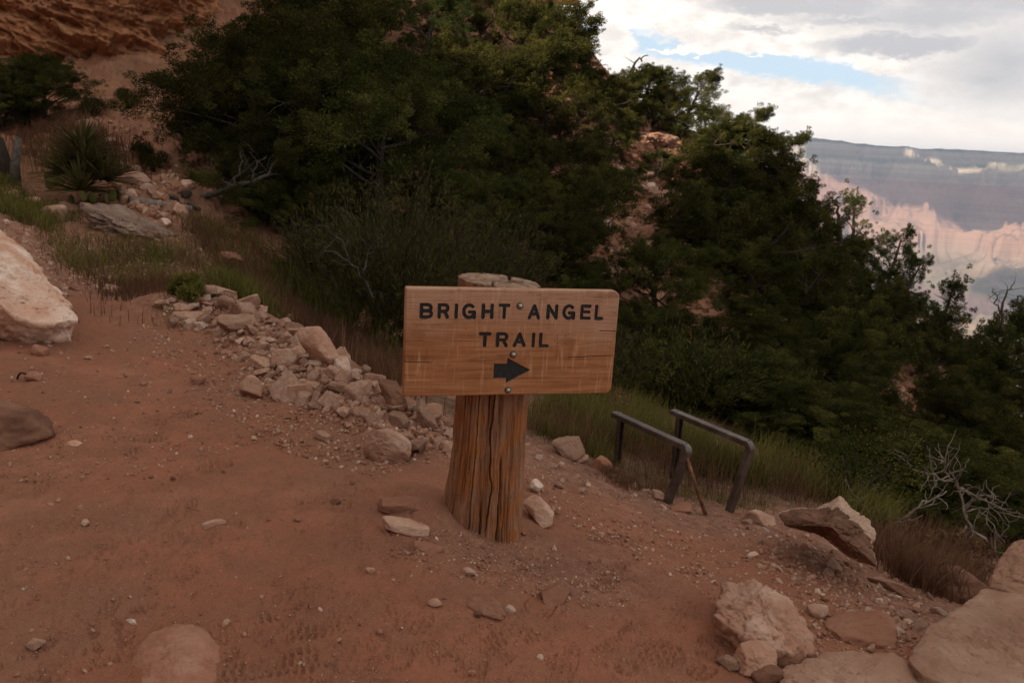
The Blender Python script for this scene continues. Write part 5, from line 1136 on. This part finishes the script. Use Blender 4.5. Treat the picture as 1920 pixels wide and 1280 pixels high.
tag(canyon().build('canyon', material('canyon_strata', can_fn, .95, .1)), kind='structure', label='far layered canyon walls below a flat forested rim')
# low valley floor that closes the view between the hill and the canyon
gm2 = MB(); R2 = np.array([0, 3000, 9000, 17700.]); A2 = np.radians(np.linspace(0, 360, 49)[:-1]); RG, AG = np.meshgrid(R2, A2, indexing='ij')
gm2.add(np.stack([RG*np.cos(AG), RG*np.sin(AG), np.full(RG.shape, -1500.)], -1), gridfaces(4, 48, True)); tag(gm2.build('valley_floor', M_dirt), kind='structure')

# ------------------------------------------------------------------ unseen clouds aloft, placed to shade most of the far canyon
SUN_EL = RAD(19); SUN_AZ = RAD(218)   # clockwise from +Y; behind and left of the viewer
SD = np.array([math.sin(SUN_AZ)*math.cos(SUN_EL), math.cos(SUN_AZ)*math.cos(SUN_EL), math.sin(SUN_EL)])
def cloud(x, y, zt, rx, ry, seed):
    """place a cumulus so that its shadow falls at (x,y) on ground height zt"""
    hc = 3000.0; k = (hc-zt)/SD[2]; c0 = np.array([x, y, zt])+SD*k
    D, T = ICO[5]; n = fbm(D*1.5+seed, 4, seed % 20, .6); V = D*(1+.35*n)[:, None]*np.array([rx, ry, 320]); V[:, 2] = np.maximum(V[:, 2], -90+20*n)
    mb = MB(); mb.add(V, None, T); o = mb.build('cloud', M_cloud, loc=c0); tag(o, kind='structure')
M_cloud = material('cloud', lambda t, b: ((.85, .85, .85), None), 1, 0)
def azr(px, r_): d = ray(px, 400); d = d[:2]/np.linalg.norm(d[:2]); return d*r_
for i, (px, r_, zt, rx, ry) in enumerate([(1850,13000,-300,1700,1700),(1730,13200,-300,1100,1500),(1680,15000,350,900,900),(1840,15200,400,1500,1100),(1700,14300,350,900,700),(1800,14200,350,800,700),(1890,14500,350,900,900),(1780,14700,400,500,600),(1910,12000,-400,800,800),(1640,13900,200,350,500),(1950,15500,450,1200,900),(1930,9300,-1050,380,260)]):
    q = azr(px, r_); cloud(q[0], q[1], zt, rx, ry, 5+i*3)

# ------------------------------------------------------------------ haze
HZB = True
if HZB:
    m = bpy.data.materials.new('haze'); m.use_nodes = True; t = NT(m.node_tree); out = t.node('ShaderNodeOutputMaterial'); v = t.node('ShaderNodeVolumePrincipled')
    v.inputs['Color'].default_value = (.54, .71, 1.0, 1); v.inputs['Density'].default_value = 5.6e-5; v.inputs['Anisotropy'].default_value = .2; t.l.new(v.outputs[0], out.inputs['Volume'])
    mb = MB(); x0, x1, y0, y1, z0, z1 = -17800, 17800, -17800, 17800, -1800, 620
    mb.add([(x, y, z) for z in (z0, z1) for y in (y0, y1) for x in (x0, x1)], [[0, 2, 3, 1], [4, 5, 7, 6], [0, 1, 5, 4], [2, 6, 7, 3], [0, 4, 6, 2], [1, 3, 7, 5]])
    tag(mb.build('haze', m, smooth=False), kind='stuff', label='thin blue haze filling the canyon', cat='haze')

# ------------------------------------------------------------------ sky and sun
w = bpy.data.worlds.new('World'); scene.world = w; w.use_nodes = True; t = NT(w.node_tree)
out = t.node('ShaderNodeOutputWorld'); sky = t.node('ShaderNodeTexSky'); sky.sky_type = 'NISHITA'; sky.sun_disc = False
sky.sun_elevation = SUN_EL; sky.sun_rotation = SUN_AZ; sky.altitude = 1800; sky.air_density = 1.0; sky.dust_density = 1.2; sky.ozone_density = 1.0
b1 = t.node('ShaderNodeBackground'); t.l.new(sky.outputs[0], b1.inputs[0]); b1.inputs[1].default_value = .10
G = t.coord('Generated'); sp = t.node('ShaderNodeSeparateXYZ'); t.put(sp.inputs[0], G)
azn = t.m('MULTIPLY', t.m('ARCTAN2', sp.outputs[0], sp.outputs[1]), 180/math.pi); eln = t.m('MULTIPLY', t.m('ARCSINE', sp.outputs[2]), 180/math.pi)
cv = t.node('ShaderNodeCombineXYZ'); t.put(cv.inputs[0], t.m('MULTIPLY', azn, .45)); t.put(cv.inputs[1], eln); CV = cv.outputs[0]
nA = t.noise(CV, .42, 8, .60, .35); nB = t.noise(t.vm('ADD', CV, (31, 7, 3)), 1.1, 7, .6, .2); nC = t.noise(t.vm('ADD', CV, (3, 17, 9)), .16, 3, .5)
wA = t.m('MULTIPLY', t.m('SUBTRACT', nA, .5), 3.2); wB = t.m('MULTIPLY', t.m('SUBTRACT', nB, .5), 1.4)
az2 = t.m('ADD', azn, t.m('MULTIPLY', wA, 1.0)); nE = t.noise(t.vm('ADD', CV, (5, 9, 1)), 3.2, 5, .6); el2 = t.m('ADD', eln, t.m('ADD', t.m('MULTIPLY', t.m('SUBTRACT', nE, .5), 1.1), t.m('ADD', t.m('MULTIPLY', wA, .35), t.m('MULTIPLY', wB, .6))))
def pe(px, py):
    d = ray(px, py); return math.degrees(math.atan2(d[0], d[1])), math.degrees(math.asin(d[2]))
def blob(px, py, rx, ry, warp=True):
    """soft ellipse, 1 in the middle to 0 at its rim; radii in pixels of view"""
    a, e = pe(px, py); rx, ry = rx*.0376, ry*.0376
    X = t.m('DIVIDE', t.m('SUBTRACT', az2 if warp else azn, a), rx); Y = t.m('DIVIDE', t.m('SUBTRACT', el2 if warp else eln, e), ry)
    r_ = t.m('SQRT', t.m('ADD', t.m('MULTIPLY', X, X), t.m('MULTIPLY', Y, Y))); return t.m('SUBTRACT', 1.0, r_)
def umax(L):
    o = L[0]
    for q in L[1:]: o = t.m('MAXIMUM', o, q)
    return o
ell = pe(1700, 190)[1]
vis = t.m('MULTIPLY', t.mr(azn, 0, 4), t.mr(azn, 42, 36)); vis = t.m('MULTIPLY', vis, t.mr(eln, 17, 12.5))
gen = t.m('MULTIPLY', t.m('SUBTRACT', t.m('ADD', nC, t.m('MULTIPLY', nA, .5)), .66), 3.0)
gen = t.m('SUBTRACT', gen, t.m('MULTIPLY', vis, 3.0))
cover = umax([t.m('DIVIDE', t.m('SUBTRACT', t.m('ADD', ell-.55, t.m('MULTIPLY', t.m('SUBTRACT', 30.0, azn), .14)), el2), 3.0),   # low bank
   blob(1450,170,100,20), blob(1664,122,60,24), blob(1155,76,52,26), blob(1150,130,60,30), blob(1120,10,120,40), blob(1260,-12,200,42), blob(1440,42,230,46), blob(1650,55,230,56), blob(1850,40,190,90), blob(1440,97,210,7), t.m('MULTIPLY', blob(1890,140,190,95), .35), blob(1330,60,70,30), gen])
al = t.mr(cover, -.08, .16)
grey = umax([t.m('MULTIPLY', blob(1500,10,210,26), 1.6), t.m('MULTIPLY', blob(1690,84,150,24), 1.6), t.m('MULTIPLY', blob(1640,40,260,16), .9), t.m('MULTIPLY', blob(1420,58,100,10), .8), t.m('MULTIPLY', blob(1880,10,160,50), .8), t.m('MULTIPLY', blob(1800,0,200,26), .9), t.m('MULTIPLY', blob(1880,120,150,110), .75), t.m('MULTIPLY', blob(1750,30,260,44), .9)])
gy_ = t.m('MULTIPLY', t.mr(t.m('ADD', grey, t.m('MULTIPLY', wB, .45)), -.1, .8), vis)
nD = t.noise(t.vm('ADD', CV, (11, 2, 8)), 2.6, 6, .62, .3)
lit_ = t.mix(t.mr(t.m('ADD', t.m('MULTIPLY', nB, .75), t.m('MULTIPLY', nD, .25)), .36, .64), (.66, .60, .55), (.90, .825, .74))
shade = t.mix(gy_, lit_, (.43, .415, .42))
shade = t.mix(t.m('MULTIPLY', vis, t.mr(eln, 5.5, 1.5, 0, .85)), shade, (1.20, 1.05, .91))
shade = t.mix(vis, t.mix(t.mr(nB, .3, .7), (.40, .365, .335), (.72, .645, .57)), shade)
b2 = t.node('ShaderNodeBackground'); t.put(b2.inputs[0], shade); b2.inputs[1].default_value = CLOUD = 1.0
# thin veil of cirrus pales the blue between the clouds
b3 = t.node('ShaderNodeBackground'); b3.inputs[0].default_value = (.46, .545, .62, 1); b3.inputs[1].default_value = 1.0
veil = t.node('ShaderNodeMixShader'); veil.inputs[0].default_value = .75; t.l.new(b1.outputs[0], veil.inputs[1]); t.l.new(b3.outputs[0], veil.inputs[2])
mx = t.node('ShaderNodeMixShader'); t.put(mx.inputs[0], al); t.l.new(veil.outputs[0], mx.inputs[1]); t.l.new(b2.outputs[0], mx.inputs[2]); t.l.new(mx.outputs[0], out.inputs[0])
sl = bpy.data.lights.new('sun', 'SUN'); sl.energy = 4.4; sl.angle = RAD(.53); sl.color = (1, .84, .66); so = bpy.data.objects.new('sun', sl); COL.objects.link(so)
so.rotation_euler = Vector(SD).to_track_quat('Z', 'Y').to_euler()
vs = scene.view_settings; vs.view_transform = 'Standard'; vs.look = 'None'; vs.exposure = 0.70; vs.gamma = 1; vs.use_curve_mapping = False
try: w.cycles.sampling_method = 'MANUAL'; w.cycles.sample_map_resolution = 1024
except Exception: pass
scene.cycles.volume_bounces = 0; scene.cycles.max_bounces = 6; scene.cycles.diffuse_bounces = 3
